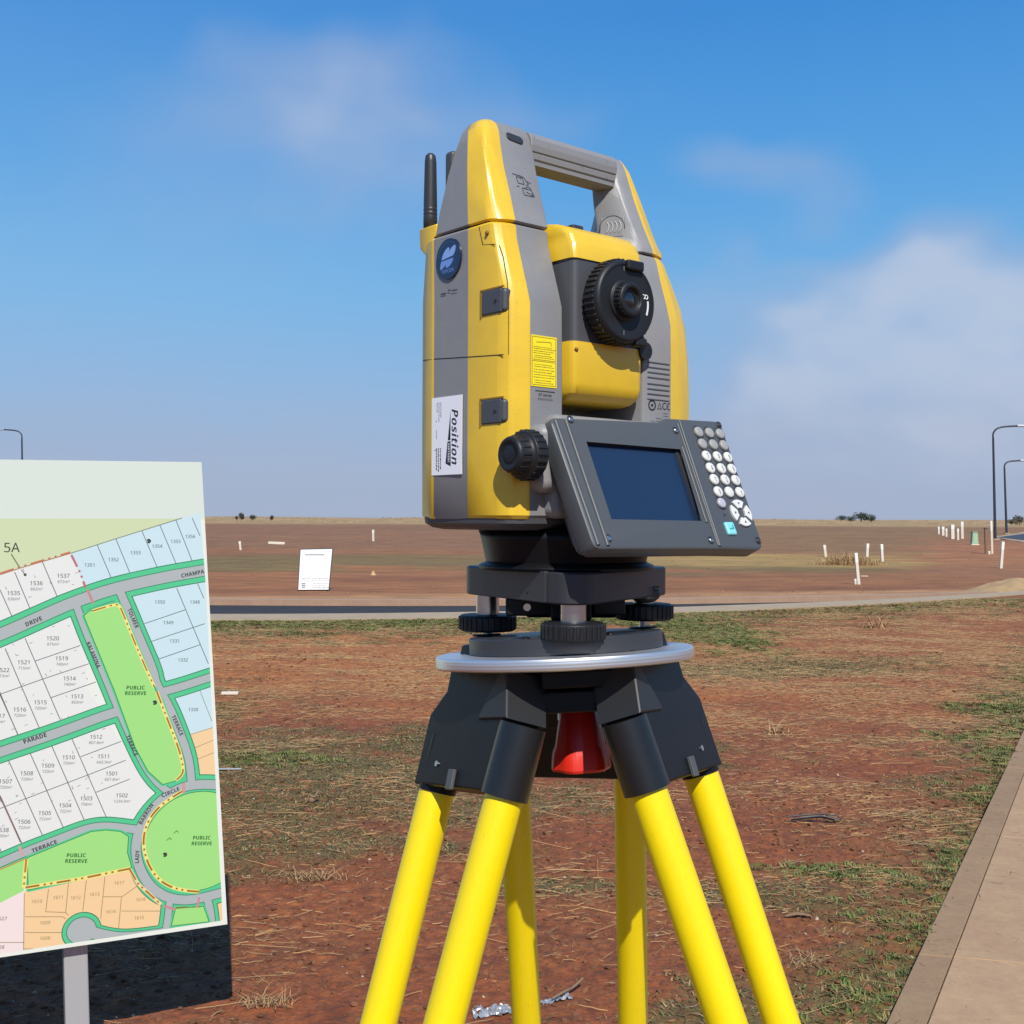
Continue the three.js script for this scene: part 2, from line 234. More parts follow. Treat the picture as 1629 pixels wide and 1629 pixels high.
const concreteMap = dataTex(512, (u, v) => { const n = tileN(u, v, 8, 6), m = tileN(u + 0.3, v, 40, 3); const g = 0.93 + 0.06 * n + 0.05 * m + 0.05 * tileN(u, v, 128, 2) - 0.12 * sst(0.42, 0.6, tileN(u + 0.5, v, 5, 4)); return [g, g * (0.985 + 0.02 * n), g * 0.97]; }, true);
const asphaltMap = dataTex(512, (u, v) => { const n = tileN(u, v, 6, 4), m = tileN(u + 0.3, v, 120, 2); return 0.72 + 0.14 * n + 0.2 * m; }, true);
M.kerb = std({ color: rgb(0.42, 0.33, 0.225), map: concreteMap, roughness: 0.9 });
M.asphalt = std({ color: rgb(0.05, 0.046, 0.05), map: asphaltMap, roughness: 0.85 });
tag(part('footpath', strip(-24, 26, 120, (x) => kerbZ(x), (x) => kerbZ(x) - 1.12 + 0.05 * Math.max(0, Math.min(12, x - 4)), 0.022, 0.012, 0.4), M.kerb, scene), 'pale concrete strip between the verge and the dark road', null, null, 'structure');
tag(part('road', strip(-60, 60, 120, (x) => kerbZ(x) - 0.4, (x) => roadFarZ(x), FIELD - 0.09, FIELD - 0.09, 0.06), M.asphalt, scene), 'dark asphalt road crossing behind the verge', null, null, 'structure');
tag(part('kerb', strip(-60, 60, 120, (x) => roadFarZ(x), (x) => roadFarZ(x) - 0.4, FIELD + 0.03, FIELD + 0.03, 0.2), std({ color: rgb(0.4, 0.26, 0.18), map: concreteMap, roughness: 0.95 }), scene), 'dusty pale kerb along the far side of the road', null, null, 'structure');
{ // the side road that leaves at the right
  const y = FIELD + 0.06, pts = [onGround(1586, 854.6, y), onGround(1629, 859.2, y), onGround(1760, 872, y), onGround(1760, 838, y), onGround(1629, 849, y)];
  const flat = (pp, yy, mat, name, label) => { const s = new THREE.Shape(pp.map(q => new THREE.Vector2(q.x, -q.z))); const g = new THREE.ExtrudeGeometry(s, { depth: 0.08, bevelEnabled: false }).rotateX(-Math.PI / 2).translate(0, yy - 0.08, 0); const u = g.attributes.uv; for (let i = 0; i < u.count; i++) u.setXY(i, u.getX(i) * 0.3, u.getY(i) * 0.3); return tag(part(name, g, mat, scene), label, null, null, 'structure'); };
  flat(pts, y, std({ color: rgb(0.085, 0.095, 0.125), map: asphaltMap, roughness: 0.7 }), 'road', 'grey-blue side road leaving the field at the right edge');
  const yk = FIELD + 0.045, kp = [onGround(1580, 854.4, yk), onGround(1629, 862.6, yk), onGround(1770, 882, yk), onGround(1770, 834, yk), onGround(1629, 846, yk)];
  flat(kp, yk, M.kerb, 'kerb', 'pale concrete edge round the side road at right');
}
{ // concrete path at the right, bay by bay, with a darker border strip
  const dir = V(0.4738, 0, -0.8806), nrm = V(0.8806, 0, 0.4738), o = V(1.134, 0, -3.389);
  const root = thing('pavement', null, null, V(0, 0, 0)); tag(root, 'tan concrete footpath with a darker border along the right', null, null, 'structure');
  const pm = [0.97, 1.0, 1.035].map(k => std({ color: rgb(0.45 * k, 0.295 * k, 0.17 * k), map: concreteMap, bumpMap: soilBump, bumpScale: 0.0015, roughness: 0.88 })), bm = [0.96, 1.02].map(k => std({ color: rgb(0.33 * k, 0.215 * k, 0.122 * k), map: concreteMap, bumpMap: soilBump, bumpScale: 0.0015, roughness: 0.92 }));
  const slab = (s0, s1, w0, w1, top, name, mat, skew) => { const q = (s, w) => o.clone().addScaledVector(dir, s + w * skew).addScaledVector(nrm, w); const pp = [q(s0, w0), q(s0, w1), q(s1, w1), q(s1, w0)]; const sh = new THREE.Shape(pp.map(v => new THREE.Vector2(v.x, -v.z))); const g = new THREE.ExtrudeGeometry(sh, { depth: 0.1, bevelEnabled: true, bevelThickness: 0.003, bevelSize: 0.003, bevelOffset: -0.003, bevelSegments: 1 }).rotateX(-Math.PI / 2).translate(0, top - 0.103, 0); const u = g.attributes.uv; for (let i = 0; i < u.count; i++) u.setXY(i, u.getX(i) * 0.7, u.getY(i) * 0.7); return part(name, g, mat, root); };
  const bays = []; for (let s = -4.46; s < 12; s += 1.67) bays.push(s);
  bays.forEach((s, i) => { slab(s + 0.004, s + 1.666, 0.1085, 1.7, 0.026, 'slab', pm[(i * 7) % 3], 0.25); slab(s + 0.003, s + 1.667, 0, 0.1045, 0.024, 'border_slab', bm[i % 2], 0.25); });
}
// ------------------------------------------------------------------ the surveying instrument
const TURN = THREE.MathUtils.degToRad(40), K = 1.04, YB = 1.4677;   // heights below are above eye-level datum 1.5, as surveyed from the photograph
const ty = (v) => v - YB;
{
  const t = thing('survey_instrument', 'yellow and grey surveying instrument with carrying handle, display and keypad on the yellow tripod', 'surveying instrument', V(0.035 * K, EYE + K * (YB - 1.5), -0.83 * K), TURN);
  t.scale.setScalar(K);
  const lvl = (rows) => rows.map(([y, ...pts]) => ({ y: ty(y), pts }));
  // left standard, below the handle. corners: x, z, corner radius, colour of the face after it
  const L = (bz, cz, gx, ez, k = 1, inset = 0) => [[-0.0385 - inset, bz - inset, 0.004, 'grey'], [-0.069, bz - inset, 0, 'yellow'], [-0.0735, bz - inset, 0.009, 'yellow'], [gx + inset, cz - inset, 0.006, 'yellow'], [gx + inset, 0.0, 0, 'grey'], [gx - 0.001 + inset, -0.038, 0, 'yellow'], [gx - 0.0015 + inset, -0.0405, 0.003, 'yellow'], [gx + 0.0035 + inset, -0.0605 + (ez || 0) + inset, 0.006, 'yellow'], [-0.07, -0.066 + (ez || 0) + inset, 0.006, 'yellow'], [-0.067, -0.066 + (ez || 0) + inset, 0, 'grey'], [-0.0385 - inset, -0.066 + (ez || 0) + inset, 0.004, 'grey']];
  const lev = [[1.5005, ...L(0.0455, 0.0375, -0.0853, 0, 1, 0.0015)], [1.503, ...L(0.046, 0.038, -0.0855)], [1.55, ...L(0.046, 0.038, -0.0858)], [1.60, ...L(0.046, 0.038, -0.0858)], [1.645, ...L(0.0455, 0.038, -0.0858)], [1.658, ...L(0.0415, 0.0365, -0.0858)], [1.675, ...L(0.036, 0.0325, -0.086, 0.002)], [1.69, ...L(0.0315, 0.0285, -0.0862, 0.004)], [1.6985, ...L(0.0305, 0.027, -0.0864, 0.006)], [1.7, ...L(0.0295, 0.026, -0.0862, 0.006, 1, 0.001)]];
  const build = (levels, names, mats, parent, ct = true, cb = true) => { const g = loft(levels, ct, cb), o = {}; for (const k in g) o[k] = part(names[k], g[k], mats[k], parent); return o; };
  const cm = { yellow: M.yellow, grey: M.grey };
  const left = build(lvl(lev), { yellow: 'side_cover', grey: 'standard' }, cm, t);
  // right standard
  const R = (bz, cz, ox, zr = -0.06, inset = 0) => [[0.0385 + inset, bz - inset, 0.004, 'grey'], [0.0385 + inset, zr + inset, 0.004, 'grey'], [0.07, zr + inset, 0.0, 'yellow'], [ox - 0.008 - inset, zr + inset, 0.006, 'yellow'], [ox - inset, zr + 0.012, 0.008, 'yellow'], [ox - inset, cz - inset, 0.012, 'yellow'], [0.0725, bz - inset, 0.008, 'yellow'], [0.069, bz - inset, 0, 'grey']];
  const levR = [[1.5005, ...R(0.0455, 0.0395, 0.1015, -0.06, 0.0015)], [1.503, ...R(0.046, 0.04, 0.102)], [1.592, ...R(0.046, 0.04, 0.102)], [1.62, ...R(0.046, 0.0395, 0.1012)], [1.645, ...R(0.0455, 0.0385, 0.0985)], [1.66, ...R(0.0415, 0.0365, 0.0955)], [1.68, ...R(0.035, 0.0305, 0.0908)], [1.695, ...R(0.031, 0.026, 0.0855)], [1.6985, ...R(0.0295, 0.0245, 0.0845, -0.056, 0.001)]];
  const right = build(lvl(levR), { yellow: 'side_cover', grey: 'standard' }, cm, t);
  // handle posts
  const HL = (ix, bx, bz, cx, cz, gz0, gz1, ez, ex, inset = 0) => [[ix, bz - inset, 0.003, 'grey'], [bx, bz - inset, 0, 'yellow'], [bx - 0.003, bz - inset + 0.0002, 0.004, 'yellow'], [cx + inset, cz - inset, 0.005, 'yellow'], [cx - 0.001 + inset, gz0, 0, 'grey'], [cx - 0.001 + inset, gz1, 0, 'yellow'], [cx + 0.001 + inset, gz1 - 0.003, 0.002, 'yellow'], [ex + inset, ez + inset, 0.004, 'yellow'], [bx + 0.002, ez - 0.001 + inset, 0, 'grey'], [ix, ez - 0.001 + inset, 0.003, 'grey']];
  const levH = [[1.7015, ...HL(-0.038, -0.0686, 0.0285, -0.0848, 0.0225, 0.0, -0.036, -0.044, -0.081, 0.001)], [1.7025, ...HL(-0.038, -0.0686, 0.0295, -0.0852, 0.0232, 0.0, -0.037, -0.0455, -0.081)], [1.72, ...HL(-0.0365, -0.067, 0.0225, -0.0835, 0.019, -0.003, -0.0335, -0.041, -0.0805)], [1.745, ...HL(-0.033, -0.0645, 0.0115, -0.0807, 0.0125, -0.007, -0.0275, -0.034, -0.0785)], [1.762, ...HL(-0.031, -0.0625, 0.0055, -0.0785, 0.0072, -0.0095, -0.0215, -0.028, -0.0765)], [1.772, ...HL(-0.031, -0.0615, 0.0025, -0.0765, 0.0035, -0.0115, -0.0185, -0.0245, -0.0745)], [1.7775, ...HL(-0.031, -0.061, 0.0, -0.0735, 0.0, -0.0125, -0.0165, -0.0215, -0.0715, 0.0006)], [1.7815, ...HL(-0.031, -0.06, -0.004, -0.069, -0.005, -0.0128, -0.0135, -0.0165, -0.0675, 0.002)]];
  const handL = build(lvl(levH), { yellow: 'handle_cap', grey: 'handle_post' }, cm, t);
  const HR = (ox, bz, cz, fx, iz, ix, rz, inset = 0) => [[fx, bz, 0.003, 'grey'], [ix, iz, 0.003, 'grey'], [ix + 0.02, rz + inset, 0.004, 'grey'], [0.068, rz + inset, 0, 'yellow'], [ox - inset, rz + 0.004 + inset, 0.005, 'yellow'], [ox - inset, cz - inset, 0.007, 'yellow'], [fx + 0.0145 - (0.066 - fx) * 0 , bz, 0.003, 'yellow'], [fx + 0.0125, bz, 0, 'grey']];
  const levHR = [[1.6995, ...HR(0.084, 0.0295, 0.022, 0.0535, 0.012, 0.0365, -0.045, 0.001)], [1.7005, ...HR(0.0862, 0.0305, 0.0232, 0.0535, 0.013, 0.0365, -0.046)], [1.704, ...HR(0.0865, 0.0295, 0.023, 0.0535, 0.012, 0.036, -0.045)], [1.709, ...HR(0.0845, 0.027, 0.0205, 0.0535, 0.003, 0.039, -0.043)], [1.722, ...HR(0.0825, 0.0205, 0.016, 0.0535, -0.006, 0.0435, -0.038)], [1.745, ...HR(0.0795, 0.0095, 0.008, 0.0545, -0.0135, 0.0455, -0.03)], [1.76, ...HR(0.0765, 0.003, 0.0025, 0.0555, -0.0155, 0.045, -0.025)], [1.77, ...HR(0.0735, 0.0, -0.0005, 0.0545, -0.0155, 0.044, -0.0225)], [1.7765, ...HR(0.0705, -0.003, -0.0045, 0.054, -0.0145, 0.044, -0.0195, 0.001)], [1.78, ...HR(0.0685, -0.0065, -0.0085, 0.054, -0.0125, 0.045, -0.0185, 0.002)]];
  build(lvl(levHR), { yellow: 'handle_cap', grey: 'handle_post' }, cm, t);
  { // grip: a grooved bar between the posts
    const prof = [[-0.0125, -0.004], [-0.0125, 0.004], [-0.0095, 0.0095], [-0.003, 0.0122], [0.003, 0.0122], [0.0085, 0.0098], [0.0115, 0.0055], [0.0119, 0.0014], [0.0119, 0.0002], [0.0114, -0.0035], [0.0103, -0.0043], [0.0108, -0.005], [0.0098, -0.0085], [0.0088, -0.0092], [0.0086, -0.0125], [0.0055, -0.0138], [-0.006, -0.0138]];
    const g = extrude(prof.map(([z, y]) => [-z, y]), 0.0865, 0.0004, 1).rotateY(Math.PI / 2).translate(-0.0335, ty(1.7672), -0.0065);
    part('grip', toCreasedNormals(g, 0.5), M.grey, t);
  }
  // top seams, shadow gaps between the handle and the standards
  part('seam', box(0.042, 0.004, 0.062, -0.0625, ty(1.7005), -0.012), M.seam, t);
  part('seam', box(0.042, 0.004, 0.062, 0.062, ty(1.6992), -0.012), M.seam, t);
  // battery cover joints
  const seam = (a, b, w = 0.0006) => part('seam', rodGeo(V(...a), V(...b), w * 0.62, w * 0.62, 6), M.seam, t);
  seam([-0.0857, ty(1.609), 0.038], [-0.0857, ty(1.6115), 0.0]); seam([-0.0857, ty(1.6115), 0.0], [-0.0867, ty(1.614), -0.038]); seam([-0.0869, ty(1.614), -0.0405], [-0.0836, ty(1.6152), -0.0555]);
  seam([-0.0826, ty(1.609), 0.0397], [-0.0826, ty(1.645), 0.0397], 0.0004); seam([-0.0826, ty(1.645), 0.0397], [-0.0826, ty(1.658), 0.0382], 0.0004); seam([-0.0826, ty(1.658), 0.0382], [-0.0828, ty(1.675), 0.034], 0.0004); seam([-0.0828, ty(1.675), 0.034], [-0.0836, ty(1.683), 0.0308], 0.0004);
  seam([-0.086, ty(1.6855), 0.0165], [-0.086, ty(1.6835), 0.0295], 0.0004); seam([-0.0862, ty(1.6855), 0.0165], [-0.0864, ty(1.6985), 0.0125], 0.0004);
  part('screw', new THREE.SphereGeometry(0.0018, 10, 8).translate(-0.0862, ty(1.6925), 0.0215), std({ color: rgb(0.25, 0.11, 0.01), roughness: 0.6 }), t);
  // base tray and the round foot of the instrument
  const tray = (i) => [[-0.085 + i, 0.037 - i, 0.008, 'a'], [-0.085 + i, -0.058 + i, 0.008, 'a'], [0.1005 - i, -0.058 + i, 0.008, 'a'], [0.1005 - i, 0.038 - i, 0.01, 'a'], [0.07, 0.0455 - i, 0.006, 'a'], [-0.07, 0.0455 - i, 0.006, 'a']];
  part('base_tray', loft(lvl([[1.493, ...tray(0.011)], [1.4945, ...tray(0.005)], [1.4975, ...tray(0.0012)], [1.5012, ...tray(0.0008)]])).a, M.greyDark, t);
  part('base_cone', lathe([[0.0, ty(1.4645)], [0.0588, ty(1.4645)], [0.0588, ty(1.4685)], [0.0585, ty(1.469)], [0.0622, ty(1.486)], [0.0645, ty(1.4935)], [0, ty(1.4935)]], 64).translate(0.0036, 0, 0.003), M.cast, t);
  // bridge between the standards, and the housing that carries the display
  part('bridge', merge(rbox(0.082, 0.07, 0.1, 0.003, 0, ty(1.536), -0.008)), M.grey, t);
  part('display_housing', merge(rbox(0.118, 0.07, 0.018, 0.007, 0.003, ty(1.536), 0.0485, 4)), M.grey, t);
  // ---- telescope
  const T = (w, zf, zr = -0.06, i = 0, k = 'a') => [[-w + i, zf - i, 0.006, k], [-w + i, zr + i, 0.006, k], [w - i, zr + i, 0.006, k], [w - i, zf - i, 0.006, k]];
  const teleTop = loft(lvl([[1.6795, ...T(0.0348, 0.0505)], [1.69, ...T(0.0348, 0.0495)], [1.697, ...T(0.0346, 0.046)], [1.7025, ...T(0.0342, 0.040)], [1.706, ...T(0.0335, 0.031)], [1.7083, ...T(0.032, 0.02)], [1.709, ...T(0.028, 0.008)]]), true, true).a;
  part('telescope_cap', teleTop, M.yellow, t);
  part('telescope', loft(lvl([[1.6215, ...T(0.0338, 0.0495)], [1.6805, ...T(0.0338, 0.0495)]])).a, M.greyDark, t);
  part('telescope_cap', loft(lvl([[1.5815, ...T(0.03, 0.036, -0.05)], [1.583, ...T(0.0325, 0.043, -0.055)], [1.587, ...T(0.0342, 0.0482)], [1.594, ...T(0.0348, 0.0505)], [1.6225, ...T(0.0348, 0.0505)]])).a, M.yellow, t);
  part('screw', new THREE.SphereGeometry(0.0016, 10, 8).translate(-0.031, ty(1.6165), 0.0498), std({ color: rgb(0.2, 0.07, 0.01), roughness: 0.6 }), t);
  part('sight', merge(rbox(0.011, 0.0055, 0.05, 0.0015, 0, ty(1.7105), -0.006), rbox(0.013, 0.002, 0.012, 0.0008, 0, ty(1.7142), 0.0)), M.black, t);
  { // focusing ring and eyepiece
    const ring = part('focus_ring', lathe([[0.0, 0], [0.0262, 0], [0.0272, 0.002], [0.0282, 0.004], [0.029, 0.0055], [0.029, 0.0135], [0.0284, 0.0155], [0.0272, 0.017], [0.0255, 0.0176], [0.0252, 0.0168], [0.0, 0.0168]], 72).rotateX(Math.PI / 2), M.rubber, t);
    ring.position.set(0.002, ty(1.6515), 0.0488);
    const ribs = []; for (let i = 0; i < 44; i++) { const a = i / 44 * Math.PI * 2; ribs.push(rbox(0.0022, 0.0022, 0.0095, 0.0008, 0, 0.0290, 0.0092, 1).rotateZ(a)); }
    part('knurling', merge(ribs), M.rubber, ring);
    part('eyepiece', lathe([[0, 0.016], [0.0145, 0.016], [0.0145, 0.0185], [0.0132, 0.0195], [0.0122, 0.0195], [0.0118, 0.0275], [0.0108, 0.0293], [0.0085, 0.0298], [0.0076, 0.0275], [0.0074, 0.0255], [0, 0.0255]], 48).rotateX(Math.PI / 2).translate(0, 0, -0.016).scale(1, 1, 0.68).translate(-0.0025, 0, 0.016), M.rubber, ring);
    const er = []; for (let i = 0; i < 26; i++) er.push(rbox(0.0016, 0.0012, 0.005, 0.0005, 0, 0.0119, 0.0211, 1).rotateZ(i / 26 * Math.PI * 2).translate(-0.0025, 0, 0)); part('knurling', merge(er), M.rubber, ring);
    part('lens', new THREE.SphereGeometry(0.0125, 24, 12, 0, Math.PI * 2, 0, 0.72).rotateX(Math.PI / 2).translate(-0.0025, 0, 0.0112), M.glass, ring);
    part('tab', rbox(0.016, 0.007, 0.006, 0.0015, 0.006, 0.025, 0.0175), M.rubber, ring);
    part('tab', rbox(0.011, 0.006, 0.008, 0.0015, 0.0165, -0.0265, 0.012), M.rubber, ring);
    const arrow = new THREE.Shape(); arrow.absarc(0, 0, 0.0218, -0.36, 0.12, false); arrow.absarc(0, 0, 0.0203, 0.12, -0.36, true);
    part('marking', new THREE.ExtrudeGeometry(arrow, { depth: 0.0004, bevelEnabled: false, curveSegments: 12 }).translate(0, 0, 0.0166), M.white, ring);
    for (const x of [0.0167, 0.0194]) part('marking', new THREE.TorusGeometry(0.0014, 0.0004, 6, 16).translate(x, 0.0052, 0.0169), M.white, ring);
    for (const y of [0.0222, -0.0222]) part('marking', box(0.0008, 0.0032, 0.0004, -0.003, y, 0.0169), std({ color: rgb(0.12, 0.12, 0.13), roughness: 0.5 }), ring);
    part('side_clamp', rodGeo(V(0.036, ty(1.622), 0.038), V(0.036, ty(1.622), 0.052), 0.007, 0.0065, 20), M.rubber, t);
  }
  // ---- fine-motion knob on the left corner
  {
    const k = part('knob', lathe([[0, 0], [0.0166, 0], [0.0172, 0.001], [0.0172, 0.0095], [0.0164, 0.0105], [0.0128, 0.0112], [0.0128, 0.0195], [0.0118, 0.0218], [0.0098, 0.0225], [0.0085, 0.0212], [0.006, 0.0208], [0.0054, 0.0218], [0, 0.0219]], 56), M.rubber, t);
    k.rotation.z = Math.PI / 2; k.scale.setScalar(0.94); k.position.set(-0.0738, ty(1.5422), 0.0545);
    const r1 = []; for (let i = 0; i < 22; i++) r1.push(rbox(0.0026, 0.009, 0.0018, 0.0008, 0, 0.0052, 0.0171, 1).rotateY(i / 22 * Math.PI * 2)); for (let i = 0; i < 16; i++) r1.push(rbox(0.002, 0.0075, 0.0014, 0.0006, 0, 0.0155, 0.0127, 1).rotateY(i / 16 * Math.PI * 2)); part('knurling', merge(r1), M.rubber, k);
    part('knob_boss', rbox(0.022, 0.046, 0.026, 0.008, -0.0585, ty(1.541), 0.046), M.grey, t);
  }
  // ---- battery latches
  for (const y of [1.5722, 1.6455]) {
    const l = part('latch', merge(rbox(0.006, 0.0165, 0.021, 0.0012, -0.0838, ty(y), 0.0262), rbox(0.0085, 0.0165, 0.0062, 0.003, -0.0822, ty(y), 0.0366, 4)), M.greyDark, t);
    part('latch_recess', merge(box(0.0012, 0.0011, 0.0245, -0.0859, ty(y) + 0.0089, 0.0262), box(0.0012, 0.0189, 0.0011, -0.0859, ty(y), 0.0145)), std({ color: rgb(0.3, 0.17, 0.012), roughness: 0.6 }), t);
    part('hole', rodGeo(V(-0.0874, ty(y), 0.031), V(-0.0867, ty(y), 0.031), 0.0011, 0.0011, 10), M.seam, l);
  }
  // ---- aerials and their bracket
  const aer = part('antenna', lathe([[0, 0], [0.0052, 0], [0.0052, 0.009], [0.0047, 0.0095], [0.0052, 0.0105], [0.0052, 0.012], [0.0047, 0.0125], [0.0052, 0.0135], [0.0051, 0.015], [0.0047, 0.0155], [0.0051, 0.0165], [0.0044, 0.05], [0.0038, 0.0545], [0.002, 0.0563], [0, 0.0565]], 24), M.black, t); aer.position.set(-0.0665, ty(1.7165), -0.0715);
  part('antenna', rbox(0.0115, 0.060, 0.010, 0.003, -0.0452, ty(1.748), -0.0705), M.greyDark, t);
  const AB = (zr, w = 0) => [[-0.0725 + w, -0.056, 0.001, 'a'], [-0.0725 + w, zr, 0.003, 'a'], [-0.04, zr, 0.003, 'a'], [-0.04, -0.056, 0.001, 'a']];
  part('antenna_bracket', loft(lvl([[1.6865, ...AB(-0.0615, 0.001)], [1.702, ...AB(-0.0775)], [1.7155, ...AB(-0.0785)], [1.7165, ...AB(-0.0778, 0.001)]])).a, M.yellow, t);
  // ---- stickers, badge, printing
  const side = [0, -Math.PI / 2, 0];
  const dec = (w, h, draw) => canvasTex(w, h, draw), ink = (tex) => std({ map: tex, transparent: true, roughness: 0.5 });
  { // round badge
    const tex = dec(512, 512, (g) => { g.fillStyle = '#0b1230'; g.fillRect(0, 0, 512, 512); const gr = g.createRadialGradient(256, 256, 40, 256, 256, 250); gr.addColorStop(0, '#16265e'); gr.addColorStop(1, '#0a1233'); g.fillStyle = gr; g.beginPath(); g.arc(256, 256, 236, 0, 7); g.fill(); g.strokeStyle = '#2b3768'; g.lineWidth = 10; g.beginPath(); g.arc(256, 256, 214, Math.PI * 1.05, Math.PI * 1.9); g.stroke();
      g.fillStyle = '#86a6df'; g.beginPath(); g.moveTo(120, 248); g.bezierCurveTo(140, 170, 215, 118, 262, 112); g.quadraticCurveTo(292, 118, 276, 166); g.lineTo(268, 182); g.bezierCurveTo(310, 130, 350, 108, 398, 104); g.quadraticCurveTo(424, 124, 404, 176); g.quadraticCurveTo(386, 214, 352, 232); g.lineTo(120, 256); g.fill();
      g.fillStyle = '#6f8fd4'; g.beginPath(); g.moveTo(110, 272); g.lineTo(366, 262); g.bezierCurveTo(350, 314, 306, 344, 262, 362); g.quadraticCurveTo(214, 378, 204, 350); g.lineTo(204, 318); g.bezierCurveTo(178, 352, 130, 376, 96, 376); g.quadraticCurveTo(70, 360, 110, 272); g.fill();
      g.fillStyle = '#5f76b8'; g.font = 'bold 64px sans-serif'; g.textAlign = 'center'; g.fillText('TOPCON', 246, 432); });
    const b = part('badge', new THREE.CylinderGeometry(0.0141, 0.0145, 0.0012, 56).rotateX(Math.PI / 2).rotateZ(Math.PI / 2), phy({ map: tex, roughness: 0.3, clearcoat: 0.6, clearcoatRoughness: 0.15 }), t); b.position.set(-0.0872, ty(1.6823), -0.0205); b.rotation.set(0, -Math.PI / 2, 0);
  }
  { // white owner's sticker
    const tex = dec(384, 600, (g) => { g.fillStyle = '#eeeef2'; g.fillRect(0, 0, 384, 600); g.save(); g.translate(384, 0); g.rotate(Math.PI / 2); // now x runs down, y to the left
      g.fillStyle = '#1e1f24'; g.font = 'italic bold 112px sans-serif'; g.save(); g.translate(92, 128); g.scale(0.98, 1); g.fillText('Position', 0, 0, 440); g.restore();
      g.beginPath(); g.moveTo(110, 142); g.lineTo(338, 142); g.lineTo(338, 176); g.closePath(); g.fill(); g.beginPath(); g.moveTo(346, 140); g.lineTo(538, 138); g.lineTo(514, 204); g.lineTo(346, 180); g.fill(); g.fillStyle = '#e6e6ea'; g.font = 'bold 30px sans-serif'; g.fillText('PARTNERS', 358, 175, 150);
      g.fillStyle = '#55565c'; g.font = '19px sans-serif'; const r = rng(5); for (let k = 0; k < 4; k++) { let x = 40; const len = [110, 150, 60, 0][k]; while (x < 40 + len) { const w = 4 + r() * 14; g.fillRect(x, 262 + k * 24, w, 9); x += w + 4; } }
      for (let k = 0; k < 3; k++) { let x = 392; while (x < 560) { const w = 8 + r() * 20; g.fillRect(x, 262 + k * 26, w, 14); x += w + 5; } } g.fillRect(178, 320, 9, 12); g.fillRect(250, 318, 70, 6); g.fillRect(402, 336, 12, 10); g.restore(); });
    decal(0.0352, 0.0548, std({ map: tex, roughness: 0.35 }), t, 'sticker', [-0.08695, ty(1.5587), -0.0222], [0, -Math.PI / 2, 0.0]);
  }
  decal(0.022, 0.006, ink(dec(220, 60, (g) => { g.clearRect(0, 0, 400, 400); g.fillStyle = '#2b2b31'; g.fillRect(12, 34, 62, 9); g.fillRect(96, 18, 26, 9); g.fillRect(136, 28, 66, 8); })), t, 'printing', [-0.08715, ty(1.6595), -0.020], side, 0.0002);
  { // yellow warning plate, model name below
    const tex = dec(300, 440, (g) => { g.fillStyle = '#f3dc1c'; g.fillRect(0, 0, 300, 440); g.strokeStyle = '#7a6a12'; g.lineWidth = 6; g.strokeRect(12, 14, 276, 196); g.strokeRect(12, 222, 276, 204); g.fillStyle = '#66570c'; const r = rng(8); g.lineWidth = 7; g.beginPath(); g.moveTo(60, 60); g.lineTo(200, 50); g.lineTo(232, 52); g.lineTo(236, 84); g.stroke(); for (const y of [96, 112, 132, 150, 172, 188, 248, 266, 292, 314, 336, 358, 384, 404]) { let x = 26 + r() * 14; const end = 270 - r() * 50; while (x < end) { const w = 8 + r() * 30; g.globalAlpha = 0.55 + r() * 0.45; g.fillRect(x, y, w, 7); x += w + 4; } } g.globalAlpha = 1; });
    decal(0.0228, 0.0342, std({ map: tex, roughness: 0.35 }), t, 'warning_plate', [-0.0572, ty(1.6062), 0.0462], [0, 0, 0]);
    decal(0.0205, 0.0085, ink(dec(240, 100, (g) => { g.clearRect(0, 0, 400, 400); g.fillStyle = '#26262c'; g.fillRect(14, 8, 205, 8); g.font = 'bold 32px sans-serif'; g.fillText('GT series', 46, 52, 150); g.fillStyle = '#66666e'; g.fillRect(40, 66, 160, 16); })), t, 'printing', [-0.0555, ty(1.583), 0.0461], [0, 0, 0], 0.0002);
    // right standard: vent lines and conformity marks
    const vents = []; for (let i = 0; i < 7; i++) vents.push(box(0.0235, 0.0009, 0.0006, 0.0555, ty(1.6155) - i * 0.0037 - (i > 3 ? 0.001 : 0), 0.0461)); vents.push(box(0.0235, 0.0007, 0.0006, 0.0555, ty(1.5815) + 0.007, 0.0461)); part('vent', merge(vents), M.greyDark, t);
    decal(0.0245, 0.0185, ink(dec(300, 226, (g) => { g.clearRect(0, 0, 400, 400); g.strokeStyle = '#16171c'; g.lineWidth = 15; g.beginPath(); g.arc(64, 62, 42, 0, 7); g.stroke(); g.fillStyle = '#16171c'; g.beginPath(); g.arc(64, 62, 14, 0, 7); g.fill(); g.strokeStyle = '#4a4c54'; g.lineWidth = 9; g.beginPath(); g.moveTo(136, 88); g.lineTo(164, 36); g.lineTo(188, 88); g.closePath(); g.stroke(); g.strokeStyle = '#33353c'; g.lineWidth = 11; g.beginPath(); g.arc(232, 60, 28, 0.8, 5.4); g.stroke(); g.beginPath(); g.arc(288, 60, 28, 0.8, 5.4); g.stroke(); g.beginPath(); g.moveTo(262, 60); g.lineTo(284, 60); g.stroke(); g.fillStyle = '#5a5c64'; for (const y of [122, 146, 172, 198]) { g.fillRect(210 - (y > 170 ? 90 : 0), y, 70, 8); } g.fillRect(44, 200, 60, 6); })), t, 'printing', [0.0558, ty(1.580), 0.0461], [0, 0, 0], 0.0002);
  }
